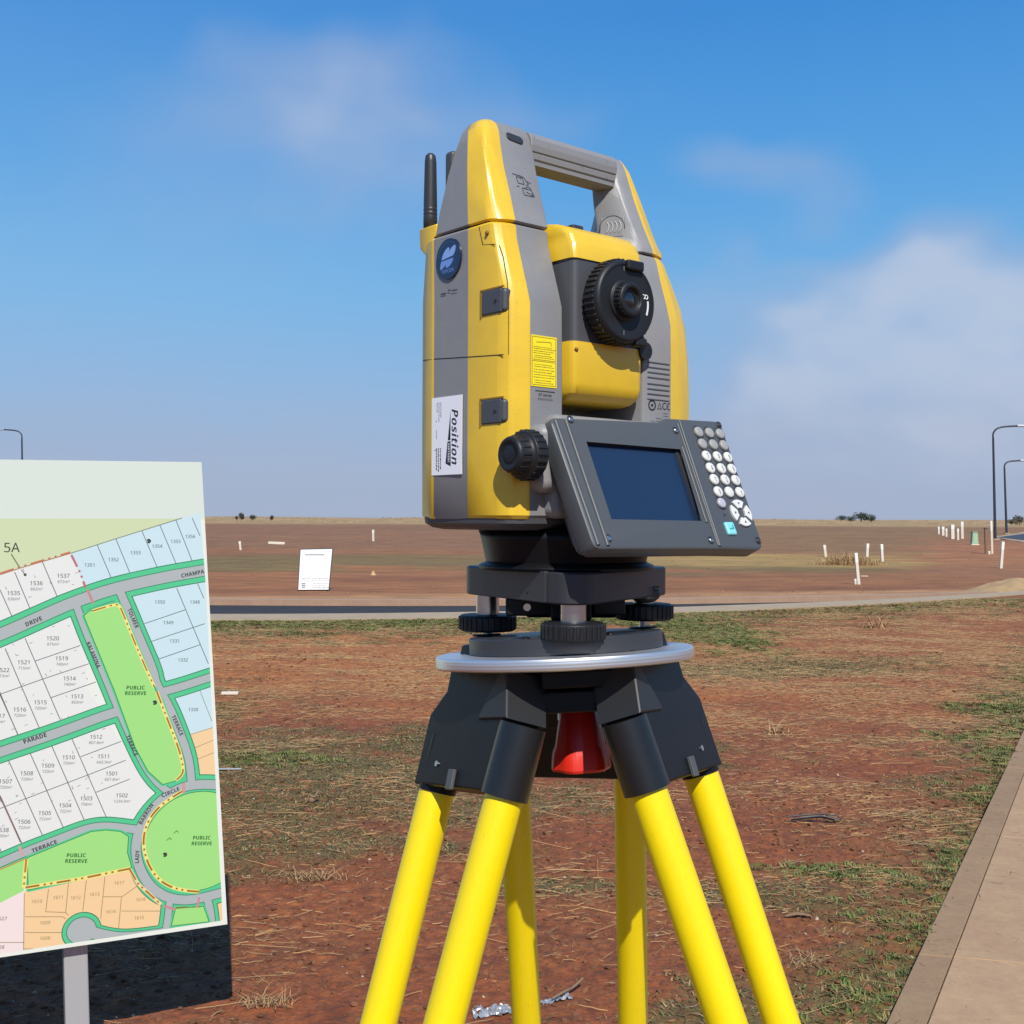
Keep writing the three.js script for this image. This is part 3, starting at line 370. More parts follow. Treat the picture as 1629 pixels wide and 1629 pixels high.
  { // engraved pictogram and oval button on the left post
    const tilt = Math.atan2(0.0225 - 0.0115, 1.745 - 1.72);
    decal(0.0185, 0.019, ink(dec(200, 210, (g) => { g.clearRect(0, 0, 400, 400); g.strokeStyle = '#45464c'; g.lineWidth = 6; g.lineJoin = 'round'; g.strokeRect(44, 30, 60, 60); g.beginPath(); g.moveTo(10, 12); g.lineTo(96, 14); g.moveTo(80, 44); g.arc(104, 42, 24, 3, 6); g.lineTo(150, 80); g.lineTo(120, 92); g.moveTo(130, 50); g.lineTo(180, 66); g.moveTo(60, 128); g.strokeRect(70, 130, 90, 64); g.moveTo(90, 120); g.arc(134, 132, 26, 3, 6.4); g.lineTo(172, 190); g.lineTo(100, 160); g.moveTo(20, 124); g.lineTo(44, 124); g.stroke(); })), t, 'engraving', [-0.0505, ty(1.732), 0.0176], [-tilt, 0, 0], 0.0003);
    const s = new THREE.Shape(); s.absarc(-0.0045, 0, 0.0029, Math.PI / 2, -Math.PI / 2, false); s.absarc(0.0045, 0, 0.0029, -Math.PI / 2, Math.PI / 2, false);
    const b = part('button', new THREE.ExtrudeGeometry(s, { depth: 0.0012, bevelEnabled: true, bevelSize: 0.0003, bevelThickness: 0.0004, bevelSegments: 2 }), M.black, t); b.position.set(-0.0478, ty(1.7688), 0.0024); b.rotation.set(-0.4, 0, -0.1);
    // release catch on the right post
    const q = part('release_catch', rbox(0.019, 0.0165, 0.002, 0.003, 0, 0, 0), M.grey, t); const nr = Math.atan2(-0.0175, 0.0155); q.position.set(0.0466, ty(1.7215), 0.0065); q.rotation.set(-0.12, -1.08, 0, 'YXZ');
    const arcs = []; for (let i = 0; i < 4; i++) arcs.push(new THREE.TorusGeometry(0.0055, 0.0004, 6, 12, 1.7).rotateZ(-0.85).translate(-0.0078 + i * 0.0032, 0, 0.0012)); part('grip_rib', merge(arcs), std({ color: rgb(0.42, 0.42, 0.44), roughness: 0.5 }), q);
    part('catch_outline', new THREE.TorusGeometry(0.01, 0.0004, 6, 20, Math.PI).translate(0, -0.001, 0.0009), M.greyDark, q);
  }
  // ---- control panel: display and keypad
  {
    const tau = THREE.MathUtils.degToRad(25.7);
    const sh = new THREE.Shape(); const outline = roundPoly([[-0.0625, -0.0495, 0.006], [-0.0645, 0.0455, 0.006], [0.045, 0.0492, 0.002], [0.05, 0.053, 0.003], [0.1135, 0.0545, 0.007], [0.1075, -0.0525, 0.008], [0.058, -0.051, 0.002]], 5); outline.forEach(([x, y], i) => i ? sh.lineTo(x, y) : sh.moveTo(x, y));
    const hole = new THREE.Path(); [[-0.041, -0.0308], [-0.04, 0.0305], [0.0568, 0.0292], [0.0512, -0.0318]].forEach(([x, y], i) => i ? hole.lineTo(x, y) : hole.moveTo(x, y)); sh.holes.push(hole);
    const g = new THREE.ExtrudeGeometry(sh, { depth: 0.011, bevelEnabled: true, bevelSize: 0.002, bevelOffset: -0.002, bevelThickness: 0.0018, bevelSegments: 3, curveSegments: 8 }).translate(0, 0, -0.0128);
    const p = part('control_panel', toCreasedNormals(g, 0.5), M.panel, t); p.position.set(0, ty(1.5267), 0.08); p.rotation.x = -tau;
    part('panel_back', merge(rbox(0.166, 0.094, 0.013, 0.006, 0.0235, 0.0008, -0.0165, 3), rbox(0.09, 0.06, 0.02, 0.005, 0.0, -0.005, -0.028)), M.panel, p);
    part('screen', box(0.1, 0.064, 0.002, 0.0075, -0.0006, -0.0046), M.lcd, p);
    part('bezel', merge(box(0.0035, 0.0625, 0.003, 0.0535, -0.001, -0.0042).applyMatrix4(new THREE.Matrix4().makeShear(0.09, 0, 0, 0, 0, 0)), box(0.099, 0.003, 0.003, 0.008, 0.0304, -0.0042)), M.black, p);
    // raised ribs either side of the display
    const rib = (x0, y0, x1, y1, w, mat = M.panel) => part('rib', rodGeo(V(x0, y0, 0.0), V(x1, y1, 0.0), w, w, 10), mat, p);
    rib(-0.0605, 0.043, -0.0588, -0.047, 0.0016); rib(-0.0508, 0.044, -0.0505, -0.0475, 0.0016); rib(0.0652, 0.051, 0.0588, -0.049, 0.0012); rib(0.0622, 0.049, 0.0572, -0.049, 0.001); rib(0.0575, 0.029, 0.0538, -0.031, 0.0012);
    for (const [x, y] of [[-0.0462, 0.0448], [0.0572, 0.0428], [-0.0478, -0.0424], [0.0515, -0.0447], [0.1095, 0.0508], [0.1035, -0.0455]]) { const s = part('screw', lathe([[0, -0.0004], [0.0017, -0.0004], [0.0019, 0.0003], [0.0014, 0.0008], [0, 0.0009]], 14).rotateX(Math.PI / 2).translate(x, y, 0.0002), x > 0.1 ? M.black : M.steel, p); part('hole', new THREE.TorusGeometry(0.0025, 0.0005, 6, 18).translate(x, y, 0.0002), M.black, s); }
    const glyphs = [['▲', '★', '◆'], ['◐', '●', '■'], ['7', '8', '9'], ['4', '5', '6'], ['1', '2', '3'], ['0', '.', '±']];
    const rows = [0.0428, 0.0329, 0.0227, 0.0128, 0.0034, -0.0066], cols = [0.0, 0.0123, 0.0244];
    // one print sheet for keypad lettering: 1 px = 0.1 mm, origin at (0.066, 0.056)
    const sheetTex = dec(1000, 1140, (g) => { g.fillStyle = '#d9d9d6'; g.fillRect(0, 0, 1000, 1140); g.fillStyle = '#3c3d42'; g.textAlign = 'center'; g.textBaseline = 'middle'; rows.forEach((y, j) => cols.forEach((cx, i) => { const x = 0.082 - (0.0428 - y) * 0.067 + cx; g.font = j < 2 ? '46px sans-serif' : 'bold 56px sans-serif'; g.fillText(glyphs[j][i], (x - 0.066) * 2e4, (0.056 - y) * 1e4 * 1 + 4); })); });
    const keyMat = std({ map: sheetTex, roughness: 0.45, color: rgb(0.88, 0.88, 0.86) }), keyDim = std({ map: sheetTex, roughness: 0.5, color: rgb(0.42, 0.42, 0.42) }), inkMat = std({ color: rgb(0.5, 0.5, 0.5), roughness: 0.6 });
    const keyGeo = lathe([[0.0047, -0.001], [0.0047, 0.0006], [0.0042, 0.0014], [0.003, 0.0018], [0, 0.0019]], 24).rotateX(Math.PI / 2);
    const wells = [], ink = []; const rk = rng(3);
    rows.forEach((y, j) => cols.forEach((cx) => { const x = 0.082 - (0.0428 - y) * 0.067 + cx; const kg = keyGeo.clone().scale(0.93, 0.93, 1).translate(x, y, 0.0001); const u = kg.attributes.uv, q = kg.attributes.position; for (let i = 0; i < u.count; i++) u.setXY(i, (q.getX(i) - 0.066) * 20, 1 - (0.056 - q.getY(i)) / 0.114); part('key', kg, j < 2 ? keyDim : keyMat, p); wells.push(new THREE.TorusGeometry(0.0051, 0.0005, 6, 24).translate(x, y, 0.0)); if (j > 1) for (let q2 = 0; q2 < 3; q2++) ink.push(box(0.0008, 0.0011 + 0.0004 * rk(), 0.0002, x + 0.001 + q2 * 0.0013, y + 0.0061, 0.0001)); }));
    part('key', keyGeo.clone().scale(0.86, 0.86, 1).translate(0.0776, -0.0157, 0.0001), std({ color: rgb(0.4, 0.4, 0.46), roughness: 0.4 }), p); wells.push(new THREE.TorusGeometry(0.0048, 0.0005, 6, 24).translate(0.0776, -0.0157, 0));
    part('key_surround', merge(wells), M.black, p); part('printing', merge(ink), inkMat, p);
    const dpad = (a) => { const s = new THREE.Shape(); s.absarc(0, 0, 0.0105, a - 0.62, a + 0.62, false); s.absarc(0, 0, 0.0042, a + 0.5, a - 0.5, true); return new THREE.ExtrudeGeometry(s, { depth: 0.0012, bevelEnabled: true, bevelSize: 0.0004, bevelThickness: 0.0006, bevelSegments: 2, bevelOffset: -0.0002 }); };
    for (let i = 0; i < 4; i++) { part('arrow_key', dpad(i * Math.PI / 2).translate(0.095, -0.0238, 0), M.key, p); part('marking', new THREE.CylinderGeometry(0.0012, 0.0012, 0.0003, 3).rotateX(Math.PI / 2).rotateZ(i * Math.PI / 2 - Math.PI / 2).translate(0.095 + Math.cos(i * Math.PI / 2) * 0.0075, -0.0238 + Math.sin(i * Math.PI / 2) * 0.0075, 0.0019), M.greyDark, p); }
    const teal = part('enter_key', rbox(0.0098, 0.0104, 0.0034, 0.0018, 0.0765, -0.0361, 0.0003, 3), std({ color: rgb(0.2, 0.6, 0.66), roughness: 0.4 }), p);
    part('marking', merge(box(0.0042, 0.001, 0.0003, 0.0765, -0.0366, 0.0021), box(0.001, 0.003, 0.0003, 0.0783, -0.0353, 0.0021)), std({ color: rgb(0.03, 0.3, 0.36), roughness: 0.5 }), teal);
    part('hole', rodGeo(V(0.0765, -0.0252, 0.0), V(0.0765, -0.0252, 0.0004), 0.0009, 0.0009, 10), M.black, p);
  }
}
// ------------------------------------------------------------------ levelling base
const AX = 0.0415, AZ = -0.863;
const HEADTILT = new THREE.Euler(THREE.MathUtils.degToRad(-3.6), 0, THREE.MathUtils.degToRad(3.0));
{
  const t = thing('levelling_base', 'black three-screw levelling base clamped between instrument and tripod head', 'tribrach', V(AX, 1.41, AZ));
  const scr = [[-0.0605, 0.036, 1.418], [0.002, -0.0655, 1.4215], [0.0635, 0.034, 1.4275]].map(([x, back, y]) => V(x, y - 1.41, -back));
  const hull = (r, y0, y1, bev = 0.0012) => { const pts = []; scr.forEach((s) => { for (let i = 0; i < 20; i++) { const a = i / 20 * Math.PI * 2; for (const [rr, yy] of [[r - bev, y0], [r, y0 + bev], [r, y1 - bev], [r - bev, y1]]) pts.push(V(s.x + Math.cos(a) * rr, yy, s.z + Math.sin(a) * rr)); } }); return toCreasedNormals(new ConvexGeometry(pts), 0.4); };
  part('upper_plate', hull(0.0168, 0.0312, 0.0535), M.black, t);
  part('collar', lathe([[0, 0.053], [0.0665, 0.053], [0.0665, 0.0562], [0.062, 0.0582], [0.0605, 0.0596], [0, 0.0596]], 64), M.cast, t);
  { // cover plate on the near left face
    const a = scr[0], b = scr[1], d = b.clone().sub(a).setY(0).normalize(), n = V(-d.z, 0, d.x).negate(); if (n.z < 0) n.negate();
    const mid = a.clone().lerp(b, 0.56).addScaledVector(n, 0.0168); const g = rbox(0.088, 0.0224, 0.004, 0.001); const c = part('cover_plate', g, M.black, t); c.position.set(mid.x, 0.0428, mid.z); c.rotation.y = Math.atan2(n.x, n.z);
    part('hole', rodGeo(V(0.0215, -0.005, 0.0021), V(0.0215, -0.005, 0.0023), 0.0012, 0.0012, 10), M.seam, c);
  }
  scr.forEach((s, i) => {
    const f = part('foot_screw', merge(rodGeo(V(s.x, s.y, s.z), V(s.x, 0.037, s.z), 0.0092, 0.0092, 24), rodGeo(V(s.x, -0.001, s.z), V(s.x, s.y, s.z), 0.004, 0.004, 16)), M.steel, t);
    part('knob', lathe([[0, -0.0062], [0.021, -0.0062], [0.0222, -0.0048], [0.0222, 0.0048], [0.021, 0.0062], [0.012, 0.0068], [0, 0.0068]], 48).translate(s.x, s.y + 0.0005, s.z), M.rubber, f);
    const rb = []; for (let k = 0; k < 30; k++) rb.push(rbox(0.0026, 0.0104, 0.002, 0.0008, 0, 0, 0.0222, 1).rotateY(k / 30 * Math.PI * 2).translate(s.x, s.y + 0.0005, s.z)); part('knurling', merge(rb), M.rubber, f);
  });
  const lk = part('lock_knob', lathe([[0, 0], [0.0115, 0], [0.0125, 0.0025], [0.0105, 0.0065], [0.005, 0.009], [0, 0.0094]], 32).scale(1, 1, 0.62).rotateX(Math.PI / 2).translate(0.062, 0.0335, -0.0185), M.black, t);
  part('lever', rbox(0.022, 0.0022, 0.003, 0.001, 0.062, 0.038, -0.0125), M.greyDark, lk);
  part('spring_plate', merge(rbox(0.036, 0.0135, 0.024, 0.002, -0.028, 0.0255, 0.014), rbox(0.024, 0.013, 0.024, 0.002, 0.03, 0.0265, 0.02), rbox(0.07, 0.018, 0.03, 0.003, 0.004, 0.0245, -0.014), rbox(0.03, 0.014, 0.02, 0.002, 0.002, 0.024, 0.03)), M.cast, t);
  part('screw', rodGeo(V(-0.03, 0.0255, 0.0255), V(-0.03, 0.0255, 0.0275), 0.0026, 0.0028, 14), M.steel, t);
  { // bottom plate lies on the tripod head
    const b = part('bottom_plate', lathe([[0, -0.0005], [0.0725, -0.0005], [0.0735, 0.0006], [0.0735, 0.0112], [0.0725, 0.0122], [0.02, 0.0124], [0, 0.0124]], 72), M.black, t); b.rotation.copy(HEADTILT); b.position.y = -0.0088;
    scr.forEach(s => part('pad', rodGeo(V(s.x, 0.0122, s.z), V(s.x, 0.0136, s.z), 0.012, 0.011, 20), M.black, b));
  }
}
// ------------------------------------------------------------------ tripod
{
  const t = thing('tripod', 'tripod with bright yellow tubular legs, black clamps and round metal head', 'tripod', V(AX, 0, AZ));
  const W = (x, y, z) => V(x - AX, y, z - AZ);
  const head = part('head_plate', lathe([[0, 0.0], [0.0965, 0.0], [0.0975, -0.0008], [0.0978, -0.0026], [0.0975, -0.0029], [0.0978, -0.0032], [0.0978, -0.0052], [0.0975, -0.0055], [0.0978, -0.0058], [0.0976, -0.0078], [0.0966, -0.009], [0, -0.009]], 96), M.alu, t);
  head.position.set(-0.0015, 1.4008, 0); head.rotation.copy(HEADTILT);
  const hub = part('hub', merge(new THREE.CylinderGeometry(0.058, 0.06, 0.014, 6).rotateY(Math.PI / 6 - 0.02).translate(0, -0.0165, 0), rbox(0.056, 0.0125, 0.02, 0.002, 0.008, -0.0175, 0.052), rbox(0.056, 0.0155, 0.02, 0.002, 0.008, -0.0335, 0.049), rbox(0.05, 0.018, 0.06, 0.003, 0.004, -0.0335, 0.012)), M.cast, head);
  // legs: the two tubes of each, near the clamp and further down
  const legs = [
    { n: [[-0.0045, 1.3092, -0.78], [-0.0439, 1.164, -0.756]], f: [[-0.0562, 1.2932, -0.862], [-0.0964, 1.1291, -0.834]] },
    { n: [[0.0943, 1.3139, -0.782], [0.1455, 1.1635, -0.759]], f: [[0.1454, 1.3059, -0.867], [0.201, 1.1287, -0.838]] },
    { n: [[0.0042, 1.2451, -0.972], [0.0157, 1.0377, -1.041]], f: [[0.1, 1.2824, -0.952], [0.1121, 1.0421, -1.032]] }];
  legs.forEach((l, li) => {
    const ends = {};
    const root = new THREE.Group(); root.name = 'leg'; t.add(root);
    for (const k of ['n', 'f']) { const a = W(...l[k][0]), b = W(...l[k][1]), d = b.clone().sub(a).normalize(); const yTop = li === 2 ? 1.3 : a.y + 0.03; const top = a.clone().addScaledVector(d, (yTop - a.y) / d.y), foot = a.clone().addScaledVector(d, (0.34 - a.y) / d.y), tip = a.clone().addScaledVector(d, (0.03 - a.y) / d.y); ends[k] = { a, d, top, foot, tip };
      part('tube', rodGeo(foot, top, 0.0135, 0.0135, 32), M.legYellow, root); part('inner_tube', rodGeo(tip, foot, 0.010, 0.010, 20), M.alu, root); }
    const n = ends.n, f = ends.f, mid = n.tip.clone().add(f.tip).multiplyScalar(0.5);
    part('foot', merge(rodGeo(n.tip, f.tip, 0.014, 0.014, 14), rodGeo(mid.clone().setY(0.06), mid.clone().setY(-0.03), 0.016, 0.003, 14)), M.cast, root);
    part('leg_clamp', merge(rodGeo(n.foot.clone().addScaledVector(n.d, 0.03), n.foot.clone().addScaledVector(n.d, -0.05), 0.018, 0.018, 20), rodGeo(f.foot.clone().addScaledVector(f.d, 0.03), f.foot.clone().addScaledVector(f.d, -0.05), 0.018, 0.018, 20), rodGeo(n.foot, f.foot, 0.014, 0.014, 12)), M.cast, root);
    // upper bracket: sockets for the tubes joined by a web that narrows to the hinge
    const down = n.d.clone().add(f.d).normalize(), across = f.a.clone().sub(n.a); const lowN = n.a.clone(), lowF = f.a.clone();
    if (li === 2) { const m = 1.29; lowN.copy(n.a).addScaledVector(n.d, (m - n.a.y) / n.d.y); lowF.copy(f.a).addScaledVector(f.d, (m - f.a.y) / f.d.y); }
    const sp = lowN.distanceTo(lowF), tx = lowF.clone().sub(lowN).normalize(), upv = down.clone().negate(); const nz = new THREE.Vector3().crossVectors(tx, upv).normalize(); upv.crossVectors(nz, tx).normalize();
    const M4 = new THREE.Matrix4().makeBasis(tx, upv, nz).setPosition(lowN);
    const sg = li === 2 ? 0.5 : 1, H1 = li === 2 ? 0.03 : 0.052, H2 = li === 2 ? 0.05 : 0.083;
    const web = li === 2 ? [[-0.014, 0], [sp + 0.014, 0], [sp + 0.014, H1], [sp - 0.008, H2], [0.008, H2], [-0.014, H1]] : [[0, 0.001], [sp + 0.0125, 0.003], [sp + 0.008, H1 + 0.004], [sp - 0.012, H1 + 0.022], [sp - 0.012, H2 + 0.016], [0.006, H2 + 0.02], [0.006, H2 - 0.004], [-0.006, H1]];
    const parts = [extrude(web, 0.0292, 0.002).translate(0, 0, -0.0146).applyMatrix4(M4)];
    const sockets = []; const sockDir = (e, low, r, len) => rodGeo(low.clone().addScaledVector(e.d, 0.0), low.clone().addScaledVector(e.d, -len), r, r, 32);
    parts.push(sockDir(f, lowF, 0.0145, H1 - 0.01)); sockets.push(sockDir(n, lowN, 0.0167, H1 - 0.002));
    const br = part('hinge_bracket', toCreasedNormals(merge(parts), 0.24), M.cast, root);
    part('socket', sockets[0], M.socket, br);
    if (li < 2) {
      const gus = extrude([[-0.001, H1 - 0.001], [0.027, H1 - 0.001], [0.006, H2 + 0.004], [-0.002, H2 + 0.003], [-0.013, H1 - 0.001]], 0.034, 0.001, 1).translate(0, 0, -0.017).applyMatrix4(M4); part('gusset', toCreasedNormals(gus, 0.3), M.gusset, br);
      const zf = nz.z > 0 ? 1 : -1; const clip = rbox(0.0085, 0.0145, 0.003, 0.0008, sp * 0.52, 0.0075, zf * 0.0158).applyMatrix4(M4); part('clip', clip, std({ color: rgb(0.07, 0.072, 0.076), roughness: 0.45 }), br);
      part('bolt', rodGeo(V(sp * 0.80, 0.0185, zf * 0.0142), V(sp * 0.80, 0.0185, zf * 0.0156), 0.0022, 0.0022, 12).applyMatrix4(M4), M.steel, br);
      const hinge = rbox(sp * 0.95, 0.016, 0.03, 0.003, sp * 0.42, H2 + 0.021, -zf * 0.006).applyMatrix4(M4); part('hinge', hinge, M.cast, br);
    } else part('hinge', rbox(sp * 0.8, 0.04, 0.03, 0.003, sp * 0.5, H2 + 0.015, 0).applyMatrix4(M4), M.cast, br);
  });
  { // centring screw
    const s = part('centring_screw', rodGeo(V(0.004, -0.052, 0.002), V(0.004, -0.01, 0.002), 0.0115, 0.0105, 24), M.galv, head);
    const g = lathe([[0, -0.056], [0.0135, -0.056], [0.0142, -0.057], [0.0192, -0.083], [0.0208, -0.0855], [0.0216, -0.088], [0.0228, -0.099], [0.0218, -0.101], [0, -0.101]], 56); const q = g.attributes.position; for (let i = 0; i < q.count; i++) { const a = Math.atan2(q.getZ(i), q.getX(i)), y = q.getY(i), k = 1 - (y < -0.083 ? 0.1 : 0.02) * Math.pow(Math.abs(Math.sin(a * 3 + 0.4)), 3); q.setX(i, q.getX(i) * k); q.setZ(i, q.getZ(i) * k); } g.computeVertexNormals(); part('knob', toCreasedNormals(g.translate(0.0085, 0.0115, 0.004), 0.5), M.red, s);
  }
}
// ------------------------------------------------------------------ estate map board
{
  const TH = THREE.MathUtils.degToRad(25.4), P0 = V(-0.8386, 0, -3.2);
  const SX = 2048 / 1.495, SY = 1836 / 1.34;
  // survey plan (u, v) to metres on the board: along it (0 near the right edge) and above the ground
  const onBoard = (u, v) => { const w = 1 - 0.000217544 * u + 0.0000021942 * v; return [(0.00162283 * u + 0.0000103176 * v - 0.5646937) / w, (-0.000318836 * u - 0.001645061 * v + 2.857094858) / w]; };
  const tex = canvasTex(2048, 1836, (g, W, H) => {
    const c = ([u, v]) => { const [s, y] = onBoard(u, v); return [(s + 1.45) * SX, (1.668 - y) * SY]; };
    const A = (...p) => p.map(([x, y]) => [x / 4.0725, 700 + y / 4.0725]), B = (...p) => p.map(([x, y]) => [x / 2.9675, 1080 + y / 2.9675]), C = (...p) => p.map(([x, y]) => [x / 7.405, 960 + y / 7.405]), D = (...p) => p.map(([x, y]) => [x / 8.145, 1140 + y / 8.145]), E = (...p) => p.map(([x, y]) => [x / 4.403, 1330 + y / 4.403]);
    const path = (pts, close) => { g.beginPath(); pts.forEach((p, i) => { const [x, y] = c(p); i ? g.lineTo(x, y) : g.moveTo(x, y); }); if (close) g.closePath(); };
    const smooth = (pts) => { const q = pts.map(c); g.beginPath(); g.moveTo(...q[0]); for (let i = 1; i < q.length - 1; i++) { const m = [(q[i][0] + q[i + 1][0]) / 2, (q[i][1] + q[i + 1][1]) / 2]; if (i < q.length - 2) g.quadraticCurveTo(...q[i], ...m); else g.quadraticCurveTo(...q[i], ...q[i + 1]); } if (q.length < 3) g.lineTo(...q[1]); };
    const fill = (pts, col) => { path(pts, true); g.fillStyle = col; g.fill(); };
    const line = (pts, col = '#6f7173', w = 2) => { path(pts); g.strokeStyle = col; g.lineWidth = w; g.stroke(); };
    const dash = (pts, col = '#a86a24', w = 7, halo = '#f3e98c', sm = true) => { g.lineCap = 'butt'; if (halo) { sm ? smooth(pts) : path(pts); g.setLineDash([]); g.strokeStyle = halo; g.lineWidth = w + 7; g.stroke(); } sm ? smooth(pts) : path(pts); g.setLineDash([48, 14, 8, 14, 8, 14]); g.strokeStyle = col; g.lineWidth = w; g.stroke(); g.setLineDash([]); };
    const text = (s, [u, v], size, col = '#4a4c50', font = '', rot = [1, 0]) => { const [x, y] = c([u, v]), [x2, y2] = c([u + rot[0], v + rot[1]]); g.save(); g.translate(x, y); g.rotate(Math.atan2(y2 - y, x2 - x)); g.font = `${font} ${size * 2.25}px sans-serif`; g.fillStyle = col; g.textAlign = 'center'; g.textBaseline = 'middle'; g.fillText(s, 0, 0); g.restore(); };
    g.fillStyle = '#eef1ea'; g.fillRect(0, 0, W, H); g.lineJoin = 'round';
    fill([[-420, 700], [345, 735], [350, 826], [-420, 826]], '#dde6df');
    g.save(); path([[-900, 700], [330, 700], [319, 825], [327, 930], [354, 1463], [352, 1464.5], [0, 1517], [-900, 1660]], true); g.clip();
    fill([[-900, 700], [345, 700], [345, 826], [-900, 826]], '#dde6df');
    fill([[-900, 825], [340, 825], [345, 1000], [-900, 1300]], '#d3dfb6');
    // land parcels
    fill([[-700, 1110], ...A([-600, 1060], [0, 875], [130, 830], [455, 735], [560, 970]), ...A([560, 1600]), ...B([720, 540], [640, 680], [480, 690], [0, 860]), [-700, 1560]], '#ebeceb');
    fill(A([455, 735], [1180, 505], [1340, 460], [1360, 800], [560, 970]), '#cfe8f2');
    fill([...A([840, 960], [1400, 830], [1430, 1629]), ...B([1020, 225], [890, 265], [780, 60]), ...A([1000, 1560])], '#cfe8f2');
    fill(B([890, 265], [1060, 213], [1070, 480], [920, 470]), '#f8d3a4');
    fill(B([0, 1060], [115, 1000], [630, 890], [800, 1080], [760, 1190], [112, 1290], [0, 1310], [-500, 1400], [-500, 1300]), '#f8d2a2');
    fill(B([-700, 1420], [-300, 1200], [0, 1060], [115, 1000], [112, 1290], [0, 1310], [-700, 1500]), '#f6e4e4');
    fill(B([1000, 1030], [1060, 1020], [1060, 1160], [1030, 1150]), '#f8d2a2');
    // parcel boundaries
    const bl = '#4c5559', gl = '#55575a';
    line(A([0, 873], [130, 830], [455, 735]), '#8b6a4c', 3); line(A([455, 735], [750, 640], [1180, 505]), '#7a8573', 3);
    for (const p of [[[275, 790], [375, 1025]], [[95, 855], [200, 1105]], [[0, 970], [85, 1160]]]) line(A(...p), gl, 2.4);
    for (const p of [[[630, 680], [725, 905]], [[750, 640], [845, 870]], [[920, 590], [1020, 830]], [[1035, 550], [1140, 800]], [[1140, 520], [1245, 785]], [[1245, 505], [1295, 620]], [[1145, 960], [1350, 1450]], [[935, 1190], [1200, 1100]], [[980, 1305], [1325, 1190]], [[1025, 1420], [1300, 1325]], [[1280, 930], [1320, 1025]]]) line(A(...p), bl, 2.2);
    for (const p of [[[295, 410], [710, 1370]], [[60, 530], [460, 1460]], [[0, 1075], [210, 1540]], [[410, 680], [945, 495]], [[-700, 1330], [0, 1070], [490, 895], [1045, 710]], [[600, 1110], [1130, 925]], [[-240, 640], [-30, 1140]]]) line(C(...p), gl, 2.4);
    for (const p of [[[105, 555], [565, 1570]], [[380, 450], [830, 1460]], [[655, 345], [1095, 1350]], [[915, 250], [1380, 1310]], [[-900, 1510], [0, 1190], [1140, 755], [1629, 565]], [[1045, 520], [1570, 320]], [[1245, 980], [1680, 810]], [[-190, 660], [20, 1110]]]) line(D(...p), gl, 2.4);
    line(D([0, 1030], [270, 1629]), '#b98f8f', 6); line(D([0, 1030], [270, 1629]), '#6d6f72', 2);
    for (const p of [[[890, 265], [1010, 228]], [[920, 325], [1010, 288]], [[930, 380], [1010, 348]], [[940, 45], [1000, 200]]]) line(B(...p), '#8f8468', 2);
    for (const p of [[[340, 370], [320, 530], [460, 535]], [[480, 325], [460, 535], [480, 555]], [[605, 310], [580, 525]], [[735, 285], [705, 580]], [[720, 425], [855, 425], [960, 350]], [[850, 430], [830, 650]], [[850, 525], [1120, 525]], [[175, 565], [440, 565], [460, 580]], [[175, 675], [435, 675]], [[165, 790], [290, 790]], [[170, 400], [165, 800]], [[0, 745], [170, 745], [-400, 745]]]) line(E(...p), '#8d7a58', 2);
    // streets: kerb lines, planted verge, then the grey carriageway
    const streets = [
      [A([-900, 1680], [-400, 1420], [0, 1262], [300, 1128], [430, 1070], [560, 1022], [720, 968], [900, 925], [1090, 884], [1320, 845], [1500, 812]), 37, 18.5],
      [[...A([500, 1085], [540, 1200], [620, 1390], [705, 1590]), ...B([545, 110], [600, 235], [650, 345], [700, 440], [760, 510], [815, 545])], 26, 11],
      [B([-700, 620], [-300, 450], [0, 345], [200, 280], [380, 215], [500, 170], [570, 150]), 33, 15],
      [[...A([775, 975], [830, 1100], [900, 1270], [1000, 1500]), ...B([735, 20], [800, 130], [845, 240], [885, 350], [900, 430], [905, 500])], 27, 12.5],
      [B([770, 60], [830, 45], [985, -5], [1100, -45]), 30, 13],
      [B([1120, 510], [1030, 500], [950, 496], [870, 507], [800, 542], [725, 605], [665, 690], [640, 775], [645, 860], [690, 960], [760, 1022], [850, 1047], [950, 1037], [1060, 1005]), 31, 15],
      [B([-700, 1180], [-300, 1000], [0, 868], [130, 812], [280, 755], [400, 708], [480, 694], [560, 700], [650, 712]), 29, 13],
      [B([800, 1060], [795, 1110], [785, 1175], [775, 1230]), 25, 11], [B([975, 1030], [995, 1080], [1000, 1170]), 25, 12],
    ];
    for (const q of streets) { const [p0, p1] = q[0]; if (p0[0] < -50) { const f = (-800 - p0[0]) / (p1[0] - p0[0]); q[0].unshift([-800, p0[1] + (p1[1] - p0[1]) * f]); } }
    for (let k = 1; k < 10; k++) { line(A([-180 * k, 970 + 68 * k], [85 - 180 * k, 1160 + 74 * k]), gl, 2.4); line(C([-235 * k + 60, 530 + 108 * k], [460 - 250 * k, 1460 + 88 * k]), gl, 2.4); line(D([105 - 275 * k, 555 + 106 * k], [565 - 268 * k, 1570 + 104 * k]), gl, 2.4); }
    const K2 = 2.28, bulb = B([385, 1188])[0], stem = B([430, 1195], [520, 1222], [640, 1222], [780, 1200]);
    for (const [dw, col, inner] of [[2.6, '#2a7553', 0], [0, '#57cd95', 0], [2.4, '#37805f', 1], [0, '#b3babd', 1]]) {
      for (const [pts, wo, wi] of streets) { smooth(pts); g.lineCap = 'round'; g.strokeStyle = col; g.lineWidth = ((inner ? wi : wo) + dw) * K2; g.stroke(); }
      smooth(stem); g.lineWidth = ((inner ? 18 : 27) + dw) * K2; g.stroke(); const [bx, by] = c(bulb); g.beginPath(); g.ellipse(bx, by, ((inner ? 22 : 29) + dw / 2) * K2, ((inner ? 21 : 28.5) + dw / 2) * K2, 0, 0, 7); g.fillStyle = col; g.fill();
    }
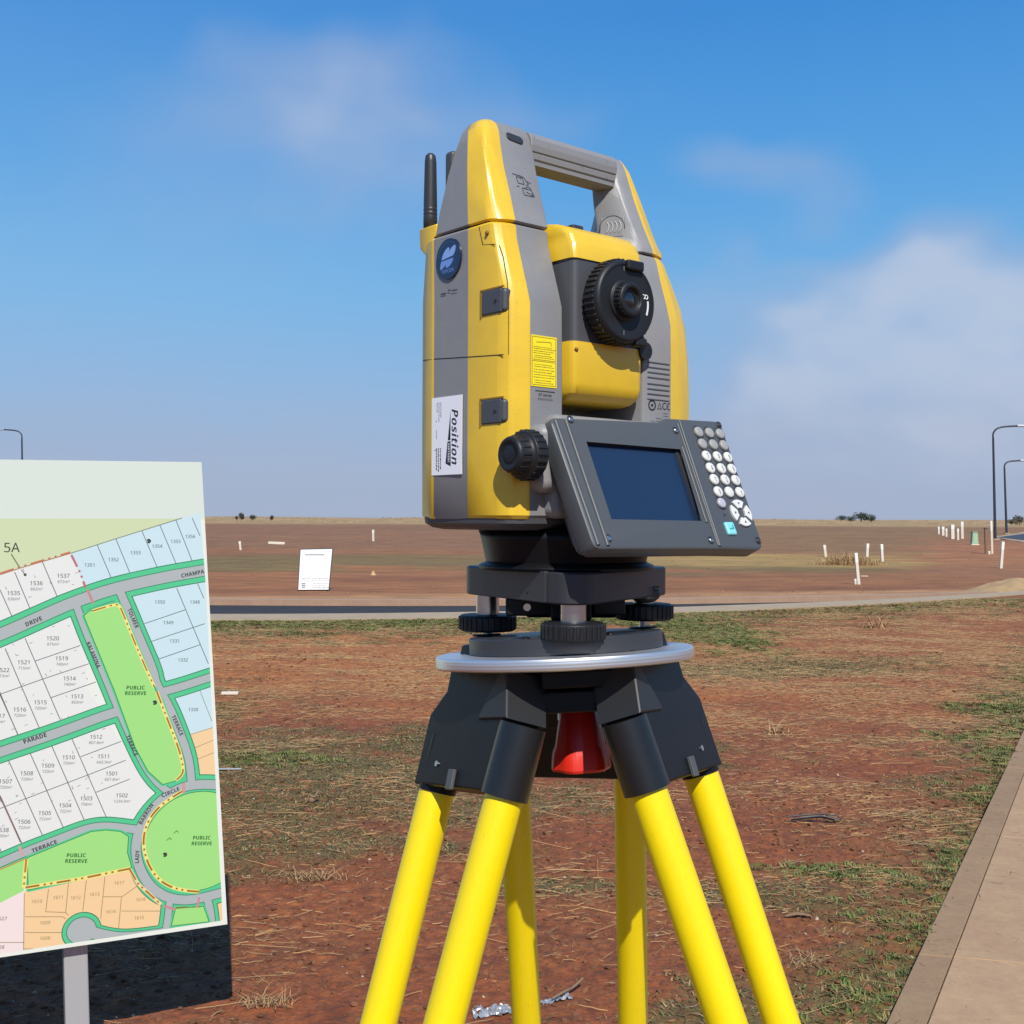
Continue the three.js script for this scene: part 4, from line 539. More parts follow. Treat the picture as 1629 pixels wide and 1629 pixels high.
    // reserves
    const reserve = (pts, sm) => { const q = pts.map(c); g.beginPath(); if (sm) { const n = q.length; const m = (i) => [(q[i % n][0] + q[(i + 1) % n][0]) / 2, (q[i % n][1] + q[(i + 1) % n][1]) / 2]; g.moveTo(...m(0)); for (let i = 1; i <= n; i++) g.quadraticCurveTo(...q[i % n], ...m(i)); } else q.forEach((p, i) => i ? g.lineTo(...p) : g.moveTo(...p)); g.closePath(); g.strokeStyle = '#5ccf98'; g.lineWidth = 16; g.stroke(); g.strokeStyle = '#22804a'; g.lineWidth = 5; g.stroke(); g.fillStyle = '#a5e487'; g.fill(); };
    reserve([...A([545, 1140], [575, 1112], [740, 1058], [775, 1068], [800, 1120], [880, 1320], [1010, 1629]), ...B([765, 110], [800, 210], [845, 330], [865, 420], [862, 455], [830, 480], [768, 497], [700, 435], [640, 325]), ...A([745, 1629])]);
    { const [x, y] = c(B([935, 765])[0]); const rx = 265 / 2.9675 * 2.22, ry = 243 / 2.9675 * 2.3; g.beginPath(); g.ellipse(x, y, rx, ry, 0.06, 0, 7); g.strokeStyle = '#5ccf98'; g.lineWidth = 16; g.stroke(); g.strokeStyle = '#22804a'; g.lineWidth = 5; g.stroke(); g.fillStyle = '#a5e487'; g.fill(); }
    reserve(B([130, 845], [300, 775], [430, 722], [500, 715], [570, 722], [605, 745], [600, 820], [620, 888], [135, 995])); fill(B([-600, 1260], [-600, 1120], [-200, 980], [0, 895], [118, 850], [112, 1000], [0, 1058]), '#a5e487');
    reserve(B([810, 1165], [830, 1085], [960, 1075], [985, 1145])); 
    // stage boundary
    dash(A([600, 1108], [740, 1062], [775, 1072], [800, 1130], [900, 1380], [1000, 1600]), '#a8702c', 5); dash(B([740, 60], [790, 190], [845, 330], [865, 415], [862, 455], [830, 478]), '#a8702c', 6);
    dash(B([870, 525], [790, 570], [715, 640], [680, 720], [676, 800], [705, 890], [760, 960], [850, 1000], [940, 1004]), '#a8702c', 7);
    dash(B([118, 985], [370, 945], [615, 895]), '#a8702c', 7, '#f3e98c', false); dash(B([612, 898], [650, 965], [760, 1065]), '#a8702c', 6, '#f3d9a0', false); dash(B([124, 850], [112, 985]), '#b8862c', 7, '#f3e98c', false); dash(B([830, 1080], [945, 1075]), '#8a7a2c', 5, null, false);
    line(B([118, 850], [0, 900]), '#c99b4a', 5);
    dash(A([0, 866], [130, 824], [455, 728]), '#c9785a', 8, null, false); dash(A([462, 745], [520, 860], [555, 960]), '#c0727a', 8, null, false); line(A([565, 968], [605, 1060]), '#c98f92', 9); line(B([866, 490], [868, 540]), '#d19a9e', 11); line(B([770, 1072], [828, 1088]), '#d18a8e', 8); line(B([940, 1030], [932, 1080]), '#cf8f8e', 8); line(B([90, 790], [110, 835]), '#d5a9a9', 9);
    // lettering
    text('5A', A([75, 697])[0], 21, '#2c3226'); line(A([72, 738], [128, 828]), '#7d7a58', 4); line(A([138, 840], [162, 872]), '#555', 2.5); { const [x, y] = c(A([163, 873])[0]); g.beginPath(); g.arc(x, y, 5, 0, 7); g.fillStyle = '#444'; g.fill(); }
    const lots = [...[['1537', 410, 880, '872m²'], ['1536', 235, 928, '802m²'], ['1535', 88, 992, '636m²'], ['1534', -60, 1060, '640m²'], ['1520', 342, 1285, '875m²'], ['1519', 400, 1415, '740m²'], ['1514', 450, 1545, '740m²'], ['1521', 155, 1440, '715m²']].map(([n, x, y, a]) => [n, A([x, y])[0], a]),
      ...[['1522', 35, 785, '715m²'], ['1513', 908, 1095, '853m²'], ['1515', 475, 1165, '720m²'], ['1516', 232, 1250, '720m²'], ['1517', -20, 1325, '720m²']].map(([n, x, y, a]) => [n, C([x, y])[0], a]),
      ...[['1512', 1245, 262, '807.8m²'], ['1511', 1345, 515, '643.9m²'], ['1501', 1448, 738, '667.8m²'], ['1510', 888, 528, '720m²'], ['1509', 620, 635, '720m²'], ['1508', 345, 735, '720m²'], ['1507', 70, 840, '720m²'], ['1503', 1118, 1060, '758m²'], ['1504', 845, 1150, '722m²'], ['1505', 580, 1250, '722m²'], ['1506', 312, 1362, '722m²'], ['1538', 30, 1470, '720m²']].map(([n, x, y, a]) => [n, D([x, y])[0], a]), ['1502', B([575, 550])[0], '1234.0m²']];
    for (const [n, p, a] of lots) { text(n, p, 9, '#3f4145'); text(a, [p[0] + 0.5, p[1] + 9.5], 6.4, '#66686c'); }
    for (const [n, x, y] of [['1351', 582, 810], ['1352', 735, 775], ['1353', 878, 730], ['1354', 1018, 688], ['1355', 1138, 657], ['1356', 1232, 625], ['1350', 1035, 1050], ['1348', 1262, 1050], ['1349', 1090, 1183], ['1331', 1132, 1302], ['1332', 1185, 1425]]) text(n, A([x, y])[0], 7.8, '#41474c');
    text('1330', B([912, 145])[0], 7.8, '#41474c');
    for (const [n, x, y] of [['1611', 408, 430], ['1612', 530, 432], ['1613', 662, 408], ['1617', 835, 328], ['1616', 985, 445], ['1615', 975, 573], ['1614', 775, 530], ['1610', 258, 458], ['1609', 315, 608], ['1608', 315, 716]]) text(n, E([x, y])[0], 7.4, '#8f7f5c', '', [1, -0.06]);
    text('1627', E([10, 578])[0], 7.6, '#555'); text('1628', E([-8, 778])[0], 7.6, '#555');
    const st = '#2c3034';
    text('DRIVE', A([218, 1175])[0], 9.4, st, 'bold', [1, -0.43]); text('CHAMPAGNE', A([1285, 858])[0], 9.4, st, 'bold', [1, -0.2]); text('TOLMER', A([862, 1155])[0], 9, st, 'bold', [0.42, 1]); text('KALAMINA', A([605, 1392])[0], 9, st, 'bold', [0.42, 1]);
    text('PARADE', B([165, 280])[0], 9.6, st, 'bold', [1, -0.33]); text('TERRACE', B([622, 315])[0], 9, st, 'bold', [0.44, 1]); text('TERRACE', B([838, 220])[0], 9, st, 'bold', [0.44, 1]); text('TERRACE', B([210, 790])[0], 9.4, st, 'bold', [1, -0.38]);
    text('CIRCLE', B([805, 535])[0], 9.2, st, 'bold', [1, -0.42]); text('BARRON', B([690, 638])[0], 9.2, st, 'bold', [0.62, -1]); text('LADY', B([648, 840])[0], 9, st, 'bold', [0.06, -1]);
    for (const p of [B([640, 42], [640, 68]), B([360, 833], [360, 860]), B([952, 750], [952, 777])]) { text('PUBLIC', p[0], 8.6, '#1f5a2c', 'bold'); text('RESERVE', p[1], 8.6, '#1f5a2c', 'bold'); }
    // small dimension figures along the boundaries, insects' marks
    const r = rng(21); g.fillStyle = '#9a9ca0'; for (let i = 0; i < 150; i++) { const p = [r() * 190 - 10, 900 + r() * 420]; const [x, y] = c(p); const d = g.getImageData(Math.max(0, x | 0), Math.max(0, y | 0), 1, 1).data; if (lots.every(([, q]) => Math.hypot((q[0] - p[0]) / 1.9, q[1] + 5 - p[1]) > 11) && d[0] > 228 && d[1] > 228 && d[2] > 225) { g.save(); g.translate(x, y); g.rotate(r() < 0.5 ? 1.1 : -0.35); g.fillRect(0, 0, 5 + r() * 8, 2.4); g.restore(); } }
    for (const [u, v] of [A([963, 655])[0], B([730, 112])[0], B([778, 830])[0]]) { const [x, y] = c([u, v]); g.strokeStyle = '#2c3230'; g.lineWidth = 4; g.beginPath(); g.arc(x, y, 6.5, 3.6, 8.6); g.stroke(); g.beginPath(); g.arc(x, y - 1, 3, 0, 7); g.stroke(); }
    for (const [u, v] of [B([832, 724])[0], B([798, 758])[0]]) { const [x, y] = c([u, v]); g.strokeStyle = '#4f8a4a'; g.lineWidth = 3; g.beginPath(); g.moveTo(x - 9, y + 3); g.lineTo(x + 2, y - 6); g.lineTo(x + 9, y + 2); g.stroke(); }
    g.restore();
  });
  const t = thing('map_board', 'large pale board printed with an estate map of numbered lots, on steel posts', 'sign board', P0, TH);
  const quad = [[-1.42, 0.3515], [0.0405, 0.3495], [-0.0395, 1.6585], [-1.5, 1.64]];
  { // the sheet leans a little to the left, as do its posts
    const [a, b, c2, d] = quad; const front = []; const n = 24; const uv = [], idx = []; for (let j = 0; j <= n; j++) for (let i = 0; i <= n; i++) { const u = i / n, v = j / n, x = mix(mix(a[0], b[0], u), mix(d[0], c2[0], u), v), y = mix(mix(a[1], b[1], u), mix(d[1], c2[1], u), v); front.push(x, y, 0.0005); uv.push((x + 1.45) / 1.495, 1 - (1.668 - y) / 1.34); if (i < n && j < n) { const o = j * (n + 1) + i; idx.push(o, o + 1, o + n + 2, o, o + n + 2, o + n + 1); } }
    const g = new THREE.BufferGeometry(); g.setAttribute('position', new THREE.Float32BufferAttribute(front, 3)); g.setAttribute('uv', new THREE.Float32BufferAttribute(uv, 2)); g.setIndex(idx); g.computeVertexNormals();
    const s = new THREE.Shape(quad.map(([x, y]) => new THREE.Vector2(x, y))); part('panel', new THREE.ExtrudeGeometry(s, { depth: 0.006, bevelEnabled: false }).translate(0, 0, -0.0065), M.white, t);
    part('printed_map', g, phy({ map: tex, color: rgb(0.8, 0.8, 0.775), roughness: 0.38, clearcoat: 0.15, clearcoatRoughness: 0.3 }), t);
    for (const y of [0.55, 1.0, 1.45]) part('rail', rbox(1.36, 0.05, 0.025, 0.002, -0.73 - (y - 0.35) * 0.06, y, -0.0205), M.galv, t);
    for (const x of [-0.359, -1.12]) { const p = part('post', rbox(0.062, 2.0, 0.062, 0.005, 0, 1.0, 0), M.galv, t); p.position.set(x + 0.025, -0.45, -0.066); p.rotation.z = 0.0325; }
  }
}
// ------------------------------------------------------------------ things out on the land
const fy = (x, z) => FIELD + 0.10 * fbm(x * 0.05, z * 0.08, 3) * sst(26, 40, -z);
const fieldAt = (px, py) => { let q = onGround(px, py, FIELD); for (let i = 0; i < 4; i++) q = onGround(px, py, fy(q.x, q.z)); return q; };
{ // white notice
  const c0 = fieldAt(501, 940), t = thing('notice_sign', 'white rectangular notice standing low in the red field beyond the road', 'notice', c0, 0.05);
  const tex = canvasTex(256, 336, (g) => { g.fillStyle = '#f3f3f1'; g.fillRect(0, 0, 256, 336); g.fillStyle = '#a5a8ad'; g.fillRect(52, 40, 150, 12); g.fillStyle = '#8f9298'; const r = rng(4); for (const y of [232, 246, 276, 292, 306]) { let x = 30 + (y > 260 ? 80 : 0); while (x < 220) { const w = 6 + r() * 22; g.fillRect(x, y, w, 5); x += w + 4; } } g.fillStyle = '#6f7278'; for (const y of [274, 288, 302]) g.fillRect(26, y, 30, 8); });
  const s = new THREE.Shape([[-0.395, 0.03], [0.33, 0.035], [0.415, 1.02], [-0.345, 1.0]].map(([x, y]) => new THREE.Vector2(x, y)));
  const g = new THREE.ExtrudeGeometry(s, { depth: 0.02, bevelEnabled: false }), u = g.attributes.uv, q = g.attributes.position; for (let i = 0; i < u.count; i++) u.setXY(i, (q.getX(i) + 0.4) / 0.8, q.getY(i) / 1.02);
  part('panel', g.translate(0, 0, 0.02), std({ map: tex, roughness: 0.5 }), t); part('backing', new THREE.ExtrudeGeometry(s, { depth: 0.015, bevelEnabled: true, bevelSize: 0.022, bevelThickness: 0.001, bevelSegments: 1 }), M.greyDark, t);
  for (const x of [-0.25, 0.22]) part('post', rbox(0.05, 1.0, 0.04, 0.005, x, 0.4, -0.025), M.wood, t);
}
{ // survey stakes
  let proto; const rs = rng(77);
  const makeStake = () => { const t = thing('survey_stake', null, null, V(0, 0, 0)); part('peg', extrude([[-0.5, 0], [0.5, 0], [0.5, 1], [-0.5, 1]].map(([x, y]) => [x * 0.9, y]), 1, 0.04, 1).translate(0, 0, -0.5), M.stake, t); part('painted_top', rbox(0.94, 0.3, 1.03, 0.03, 0, 0.86, 0, 1), std({ color: rgb(0.74, 0.71, 0.64), roughness: 0.7 }), t); return t; };
  const put = (px, pyTop, pyBase, wpx, lean, label, group) => { const t = proto ? proto.clone() : (proto = makeStake()); if (t !== proto) { t.name = numbered('survey_stake'); scene.add(t); } const b = fieldAt(px, pyBase), sc = -b.z / F; t.position.set(b.x, b.y - 0.02, b.z); t.scale.set(wpx * sc, (pyBase - pyTop) * sc + 0.02, wpx * sc * 0.7); t.rotation.set(0, rs() * 0.6 - 0.3, lean); tag(t, label, 'stake', 'white survey stakes pegged out over the field'); return t; };
  put(383, 861, 875, 3.4, 0.12, 'leaning white stake just right of the map board, far out in the field');
  put(594, 843, 861, 3.4, 0.02, 'white stake standing alone far out, right of the white notice');
  put(1366, 880, 930, 5.4, 0.1, 'tallest white stake, before the dry grass clump, nearest the road');
  put(1361, 921, 930, 3.4, 0.05, 'very short white peg at the foot of the tallest stake');
  put(1314, 867, 886, 4.2, 0.12, 'pale stake at the left end of the dry grass clump');
  put(1379, 865, 886, 4.6, -0.05, 'pale stake behind the dry grass clump, beside its right half');
  put(1403.5, 866, 893, 4.8, 0.06, 'pale stake at the right end of the dry grass clump');
  put(1592, 862, 904, 5, -0.08, 'white stake on bare earth below the street lamps at right');
  put(1578.5, 829, 881, 3.2, 0.03, 'tall thin pale stake beside the dark timber post');
  put(1574, 877, 882, 3.4, 0.1, 'tiny white peg at the foot of the dark timber post');
  const far = [[1493, 838, 850, 3.4, 'leftmost white marker'], [1500, 838, 852, 4.4, 'second white marker from the left'], [1505.5, 841, 854, 3, 'third, thinner white marker from the left'], [1515, 835, 857.5, 6, 'thickest white marker'], [1524, 841, 859, 3.2, 'short thin marker right of the thickest one'], [1531, 830, 857, 4.4, 'rightmost and tallest white marker']];
  for (const [x, a, b, w, l] of far) put(x, a, b, w, 0.02, `${l} in the far row by the green cabinet`);
}
{ // green service cabinet, timber post, plank, marker
  const p = fieldAt(1550, 867), sc = -p.z / F, t = thing('service_cabinet', 'pale green tapered service cabinet in the far row of markers', 'utility cabinet', p);
  part('body', extrude([[-5.4, 0], [5.4, 0], [4, 20.5], [-4, 20.5]].map(([x, y]) => [x * sc, y * sc]), 8 * sc, 0.02).translate(0, 0, -4 * sc), std({ color: rgb(0.3, 0.42, 0.27), roughness: 0.5 }), t); part('lid', rbox(9 * sc, 1.6 * sc, 9 * sc, 0.02, 0, 20.8 * sc, 0), std({ color: rgb(0.2, 0.26, 0.18), roughness: 0.5 }), t); part('plinth', rbox(12.4 * sc, 2 * sc, 10 * sc, 0.02, 0, 0.6 * sc, 0), M.stake, t); part('door', box(6.4 * sc, 15 * sc, 0.4 * sc, 0, 10 * sc, 4.0 * sc), std({ color: rgb(0.34, 0.47, 0.31), roughness: 0.5 }), t);
  const p2 = fieldAt(1569, 881), s2 = -p2.z / F, t2 = thing('timber_post', 'dark weathered timber post between green cabinet and street lamp', 'post', p2); part('shaft', rbox(3.6 * s2, 41 * s2, 3.6 * s2, 0.01, 0, 20 * s2, 0), M.wood, t2); t2.rotation.z = 0.03; part('cap', rbox(4.4 * s2, 2 * s2, 4.4 * s2, 0.01, 0, 40.4 * s2, 0), M.greyDark, t2);
  const p3 = fieldAt(440, 866), s3 = -p3.z / F, b3 = part('plank', rbox(26 * s3, 4 * s3, 8 * s3, 0.03, 0, 2 * s3, 0), M.stake, scene); b3.position.copy(p3); b3.rotation.set(0, 0.1, -0.04); tag(b3, 'pale plank lying flat far out in the field above the notice', 'plank');
  const p4 = fieldAt(594, 915), s4 = -p4.z / F, b4 = part('marker_cone', new THREE.ConeGeometry(5 * s4, 8 * s4, 4, 1).translate(0, 4 * s4, 0), std({ color: rgb(0.5, 0.33, 0.16), roughness: 0.9 }), scene); b4.position.copy(p4); tag(b4, 'small tan pointed clod on the field right of the notice', 'mound');
  const p5 = fieldAt(1375, 917), s5 = -p5.z / F, b5 = part('plank', rbox(12 * s5, 1.2 * s5, 3 * s5, 0.01, 0, 0.5 * s5, 0), M.stake, scene); b5.position.copy(p5); tag(b5, 'short pale offcut lying right of the tallest stake', 'plank');
}
{ // sand heap at the right edge
  const c0 = fieldAt(1634, 941), n = 40, g = gridGeo(n, n, (u, v) => { const x = (u - 0.5) * 3.2, z = (v - 0.5) * 2.6, r = Math.hypot(x / 1.5, z / 1.2); return [x, 0.34 * Math.pow(Math.max(0, 1 - r * r), 1.2) * (1 + 0.3 * fbm(x * 1.5, z * 1.5, 3)) - 0.05 * sst(0.9, 1.2, r), z]; }, (x, z) => { const k = 1 + 0.25 * fbm(x * 3, z * 3, 3); return [0.36 * k, 0.24 * k, 0.12 * k]; }, 0.6);
  const m = part('sand_heap', g, std({ vertexColors: true, roughness: 1, bumpMap: soilBump, bumpScale: 0.01 }), scene); m.position.copy(c0); tag(m, 'low heap of pale tan sand beyond the road at the right edge', 'sand heap');
}
{ // street lamps
  const mk = (px, pyTop, depth, label, reachPx, s = 1) => { const base = at(px, 0, depth), x = base.x, z = base.z, gy = fy(x, z), top = at(px, pyTop, depth).y, arm = Math.abs(reachPx) / F * depth, sg = Math.sign(reachPx), t = thing('street_lamp', label, 'street lamp', V(x, gy, z), 0, 'street lamps along the side roads'); const h = top - gy, lean = 4 / F * depth, r = 0.0011 * depth * s;
    const pole = std({ color: rgb(0.035, 0.045, 0.065), roughness: 0.45, metalness: 0.3 });
    part('pole', rodGeo(V(lean * 0.9, 0, 0), V(0, h - arm * 0.45, 0), r * 1.15, r * 0.8, 12), pole, t);
    part('arm', tube([V(0, h - arm * 0.46, 0), V(0, h - arm * 0.3, 0), V(sg * arm * 0.12, h - arm * 0.12, 0), V(sg * arm * 0.34, h - arm * 0.035, 0), V(sg * arm * 0.7, h, 0), V(sg * arm, h + arm * 0.02, 0)], r * 0.72, 24, 8), pole, t);
    part('lamp_head', rbox(arm * 0.34, r * 1.6, r * 4, r * 0.5, sg * arm * 1.1, h + arm * 0.015, 0), M.alu, t); part('base_plate', rbox(r * 5, r * 1.2, r * 5, 0.02, lean * 0.9, 0.05, 0), M.kerb, t); };
  mk(1581, 678, 112, 'tall dark street lamp at right edge, the nearer of the two', 40); mk(1599, 733, 168, 'smaller street lamp farther off at the right edge', 26, 0.85); mk(40, 684, 112, 'street lamp showing above the top of the map board', -30, 0.75);
}
{ // trees along the skyline
  const leafM = [rgb(0.035, 0.045, 0.022), rgb(0.05, 0.06, 0.032), rgb(0.085, 0.078, 0.06)].map(c => std({ color: c, roughness: 1 })), barkM = std({ color: rgb(0.08, 0.06, 0.045), roughness: 1 });
  const tree = (px, pyTop, pyBase, wpx, depth, label, seed, mi = 0, group) => { const r = rng(seed), b = at(px, pyBase, depth), top = at(px, pyTop, depth).y, h = top - b.y, w = wpx / F * depth, t = thing(group ? 'tree' : 'tree', label, 'tree', b, 0, group); const pos = []; const N = 900; const lobes = []; for (let i = 0; i < 7; i++) lobes.push([(r() - 0.5) * 0.56 * w, h * (0.26 + r() * 0.34), (r() - 0.5) * 0.5 * w, (0.22 + r() * 0.12)]);
    for (let i = 0; i < N; i++) { const l = lobes[i % 7], a = r() * 6.283, e = Math.acos(2 * r() - 1), q = Math.cbrt(r()), cx = l[0] + Math.sin(e) * Math.cos(a) * q * l[3] * w * 1.1, cy = l[1] + Math.cos(e) * q * l[3] * h * 1.15, cz = l[2] + Math.sin(e) * Math.sin(a) * q * l[3] * w; const s = h * (0.04 + 0.06 * r()); for (let k = 0; k < 3; k++) pos.push(cx + (r() - 0.5) * 2.4 * s, cy + (r() - 0.5) * 1.8 * s, cz + (r() - 0.5) * 2.4 * s); }
    const g = new THREE.BufferGeometry(); g.setAttribute('position', new THREE.Float32BufferAttribute(pos, 3)); g.computeVertexNormals(); part('crown', g, leafM[mi], t); const tr = [rodGeo(V(0, -0.5, 0), V(0, h * 0.45, 0), h * 0.035, h * 0.02, 8)]; for (const l of lobes.slice(0, 4)) tr.push(rodGeo(V(0, h * 0.3, 0), V(l[0], l[1], l[2]), h * 0.02, h * 0.008, 6)); part('trunk', merge(tr), barkM, t); };
  tree(1370, 811, 829, 32, 520, 'largest dark tree of the clump on the skyline right of the instrument', 3); tree(1338, 818, 829, 20, 540, 'low tree at the left end of the skyline clump', 4, 1); tree(1353, 819, 829, 14, 560, 'small tree in the middle of the skyline clump', 5); tree(1386, 818, 829, 12, 560, 'small tree at the right end of the skyline clump', 6, 1);
  tree(1622, 817, 834, 24, 420, 'grey-green tree at the right edge behind the street lamps', 7, 2); tree(1609, 824, 834, 12, 430, 'low shrub-like tree left of the one at the right edge', 8, 2);
  tree(384, 814, 827, 9, 620, 'tiny grey-green tree on the skyline nearest the map board', 9, 2); tree(377, 820, 827, 6, 600, 'tiny low bush at the left foot of the skyline tree by the map board', 10, 2); tree(402, 817, 827, 13, 640, 'thin flat-topped tree on the left skyline', 11, 2); tree(433, 818, 827, 8, 620, 'small round tree on the left skyline above the notice', 12, 2);
  // low scrub on the skyline
  const sc = [], r = rng(91); for (let i = 0; i < 900; i++) { const a = (r() - 0.5) * 1.1, d = 520 + r() * 420, x = Math.tan(a) * d, z = -d, y = FIELD + sst(560, 1050, d) * (3.4 + 1.6 * fbm(x * 0.004 + 1, 2, 3)); const w = 1 + r() * 3.5, h = 0.3 + r() * r() * 1.3; for (let k = 0; k < 5; k++) { const ox = (r() - 0.5) * w * 2, oz = (r() - 0.5) * w; sc.push(x + ox - w * 0.4, y - 0.1, z + oz, x + ox + w * 0.4, y - 0.1, z + oz, x + ox + (r() - 0.5) * w * 0.4, y + h * (0.6 + r() * 0.6), z + oz); } }
  const g = new THREE.BufferGeometry(); g.setAttribute('position', new THREE.Float32BufferAttribute(sc, 3)); g.computeVertexNormals(); tag(part('scrub', g, std({ color: rgb(0.27, 0.2, 0.13), roughness: 1 }), scene), 'pale dry scrub along the skyline', 'scrub', null, 'stuff');
}
// ------------------------------------------------------------------ ground litter, straw and grass
const dummy = new THREE.Object3D(), tint = new THREE.Color();
function scatter(name, geo, mat, list, label, category) { const m = new THREE.InstancedMesh(geo, mat, list.length); list.forEach((q, i) => { dummy.position.set(q.x, q.y, q.z); dummy.rotation.set(q.rx || 0, q.ry || 0, q.rz || 0, 'YXZ'); dummy.scale.set(q.sx, q.sy, q.sz); dummy.updateMatrix(); m.setMatrixAt(i, dummy.matrix); m.setColorAt(i, tint.setRGB(...q.c)); }); m.name = name; m.castShadow = m.receiveShadow = true; scene.add(m); tag(m, label, category, null, 'stuff'); return m; }
const inView = (r, d0, d1) => { const d = Math.sqrt(d0 * d0 + r() * (d1 * d1 - d0 * d0)); return [(r() - 0.5) * 2 * d * 0.5, -d]; };
const offPath = (x, z) => x < pathEdge(z) - 0.01 && z > kerbZ(x) + 0.05;
{
  // a straw: a thin bent stalk, unit length along x
  const stalk = (bend, seed) => { const r = rng(seed), pts = []; for (let i = 0; i <= 4; i++) pts.push(V(i / 4 - 0.5, bend * Math.sin(i / 4 * Math.PI) + 0.02 * r(), (r() - 0.5) * 0.12)); const p = [], idx = []; pts.forEach((q, i) => { const w = 0.5; const b = bend * 9 * Math.sin(i / 4 * 3.1) * 0.2; p.push(q.x, q.y, q.z + b - w * 0.02, q.x, q.y + 0.018, q.z + b, q.x, q.y, q.z + b + w * 0.02); if (i) { const o = i * 3; for (const [a, b] of [[0, 1], [1, 2]]) idx.push(o - 3 + a, o - 3 + b, o + b, o - 3 + a, o + b, o + a); } }); const g = new THREE.BufferGeometry(); g.setAttribute('position', new THREE.Float32BufferAttribute(p, 3)); g.setIndex(idx); g.computeVertexNormals(); return g; };
  const strawMat = std({ color: 0xffffff, roughness: 0.75 }), r = rng(31);
  const lists = [[], [], []];
  let guard = 0; const want = 60000; let n = 0;
  while (n < want && guard++ < 900000) { const [x, z] = inView(r, 3.0, 22); if (!offPath(x, z)) continue; const cov = strawCover(x, z) + 0.35 * Math.max(0, fbm(x * 2.2 + 40, z * 2.6, 3)); if (r() > 0.04 + cov * cov * cov * 2.4) continue; if (-z > 9 && r() < 0.25) continue; n++;
    const long = r() < 0.035, len = (long ? 0.1 + r() * 0.16 : 0.014 + r() * r() * 0.085) * (1 + 0.02 * -z), k = 0.55 + r() * 0.75, grey = r() < 0.25; const c = grey ? [0.26 * k, 0.19 * k, 0.105 * k] : [0.4 * k, 0.24 * k, 0.1 * k]; const th = (0.045 + 0.05 * r()) * (long ? 0.045 : 0.05) / 0.05;
    lists[n % 3].push({ x, y: vergeH(x, z) + 0.004 + r() * 0.008, z, ry: r() < 0.62 ? (r() - 0.5) * 1.3 + 0.12 : r() * 6.28, rz: (r() - 0.5) * 0.2 + (r() < 0.03 ? 0.7 * r() : 0), sx: len, sy: 0.06 + 0.05 * r(), sz: th * (1 + 0.06 * -z), c }); }
  for (let i = 0; i < 260; i++) { const z = -3.2 - r() * 6, e = r() * r() * 0.7, x = pathEdge(z) + 0.03 + e * 1.2, k = 0.6 + r() * 0.5, l = 0.008 + r() * r() * 0.06; lists[i % 2].push({ x, y: 0.0275, z, ry: r() * 6.28, sx: l, sy: 0.03, sz: 0.05 + r() * 0.04, c: i % 3 ? [0.36 * k, 0.24 * k, 0.11 * k] : [0.17 * k, 0.07 * k, 0.03 * k] }); }
  lists.forEach((l, i) => scatter(i ? `dry_straw_00${i}` : 'dry_straw', stalk([0.0, 0.02, 0.06][i], 60 + i), strawMat, l, ['loose dry straw strewn over the red earth', 'bent stalks of straw among the loose straw', 'curled dry stems on the red earth'][i], 'straw'));
  // grass: little tufts of three blades
  const tuft = (seed, n, spread) => { const q = rng(seed), p = []; for (let i = 0; i < n; i++) { const a = q() * 6.283, l = 0.6 + q() * 0.5, ox = (q() - 0.5) * 0.7, oz = (q() - 0.5) * 0.7, dx = Math.cos(a) * l * spread, dz = Math.sin(a) * l * spread, wx = -Math.sin(a) * 0.075, wz = Math.cos(a) * 0.075, h = l * (0.75 + 0.4 * q()) * (1 - spread * 0.45); const m = [ox + dx * 0.45, h * 0.7, oz + dz * 0.45], e = [ox + dx, h * (0.7 + 0.3 * q()), oz + dz]; p.push(ox - wx, 0, oz - wz, ox + wx, 0, oz + wz, m[0] + wx * 0.8, m[1], m[2] + wz * 0.8, ox - wx, 0, oz - wz, m[0] + wx * 0.8, m[1], m[2] + wz * 0.8, m[0] - wx * 0.8, m[1], m[2] - wz * 0.8, m[0] - wx * 0.8, m[1], m[2] - wz * 0.8, m[0] + wx * 0.8, m[1], m[2] + wz * 0.8, ...e); } const g = new THREE.BufferGeometry(); g.setAttribute('position', new THREE.Float32BufferAttribute(p, 3)); g.computeVertexNormals(); return g; };
  const grassMat = phy({ color: 0xffffff, roughness: 0.85, transmission: 0.0 }), gl = [[], []], gr = rng(41); guard = 0; n = 0;
  while (n < 190000 && guard++ < 900000) { const [x, z] = inView(gr, 3.0, 22); if (!offPath(x - 0.03, z)) continue; const [g, o] = grassAt(x, z); const pr = Math.min(1, g * g * 0.75 + o * 0.46); if (gr() > pr) continue; n++; const green = gr() < g / (g + o * 0.75 + 0.001), k = 0.6 + gr() * 0.8; const c = green ? (gr() < 0.35 ? [0.2 * k, 0.17 * k, 0.06 * k] : [0.105 * k, 0.14 * k, 0.03 * k]) : (gr() < 0.33 ? [0.26 * k, 0.185 * k, 0.08 * k] : [0.12 * k, 0.11 * k, 0.034 * k]); const s = (green ? 0.012 + gr() * 0.02 : 0.012 + gr() * 0.02) * (1 + 0.035 * -z); gl[green ? 0 : 1].push({ x, y: vergeH(x, z) - 0.002, z, ry: gr() * 6.28, sx: s * 1.25, sy: s * (green ? 0.95 : 0.6), sz: s * 1.25, c }); }
  scatter('grass', tuft(5, 4, 0.6), grassMat, gl[0], 'short green grass by the path, along the road and in patches', 'grass'); scatter('grass_001', tuft(6, 4, 0.95), grassMat, gl[1], 'matted olive and dried grass in the verge', 'grass');
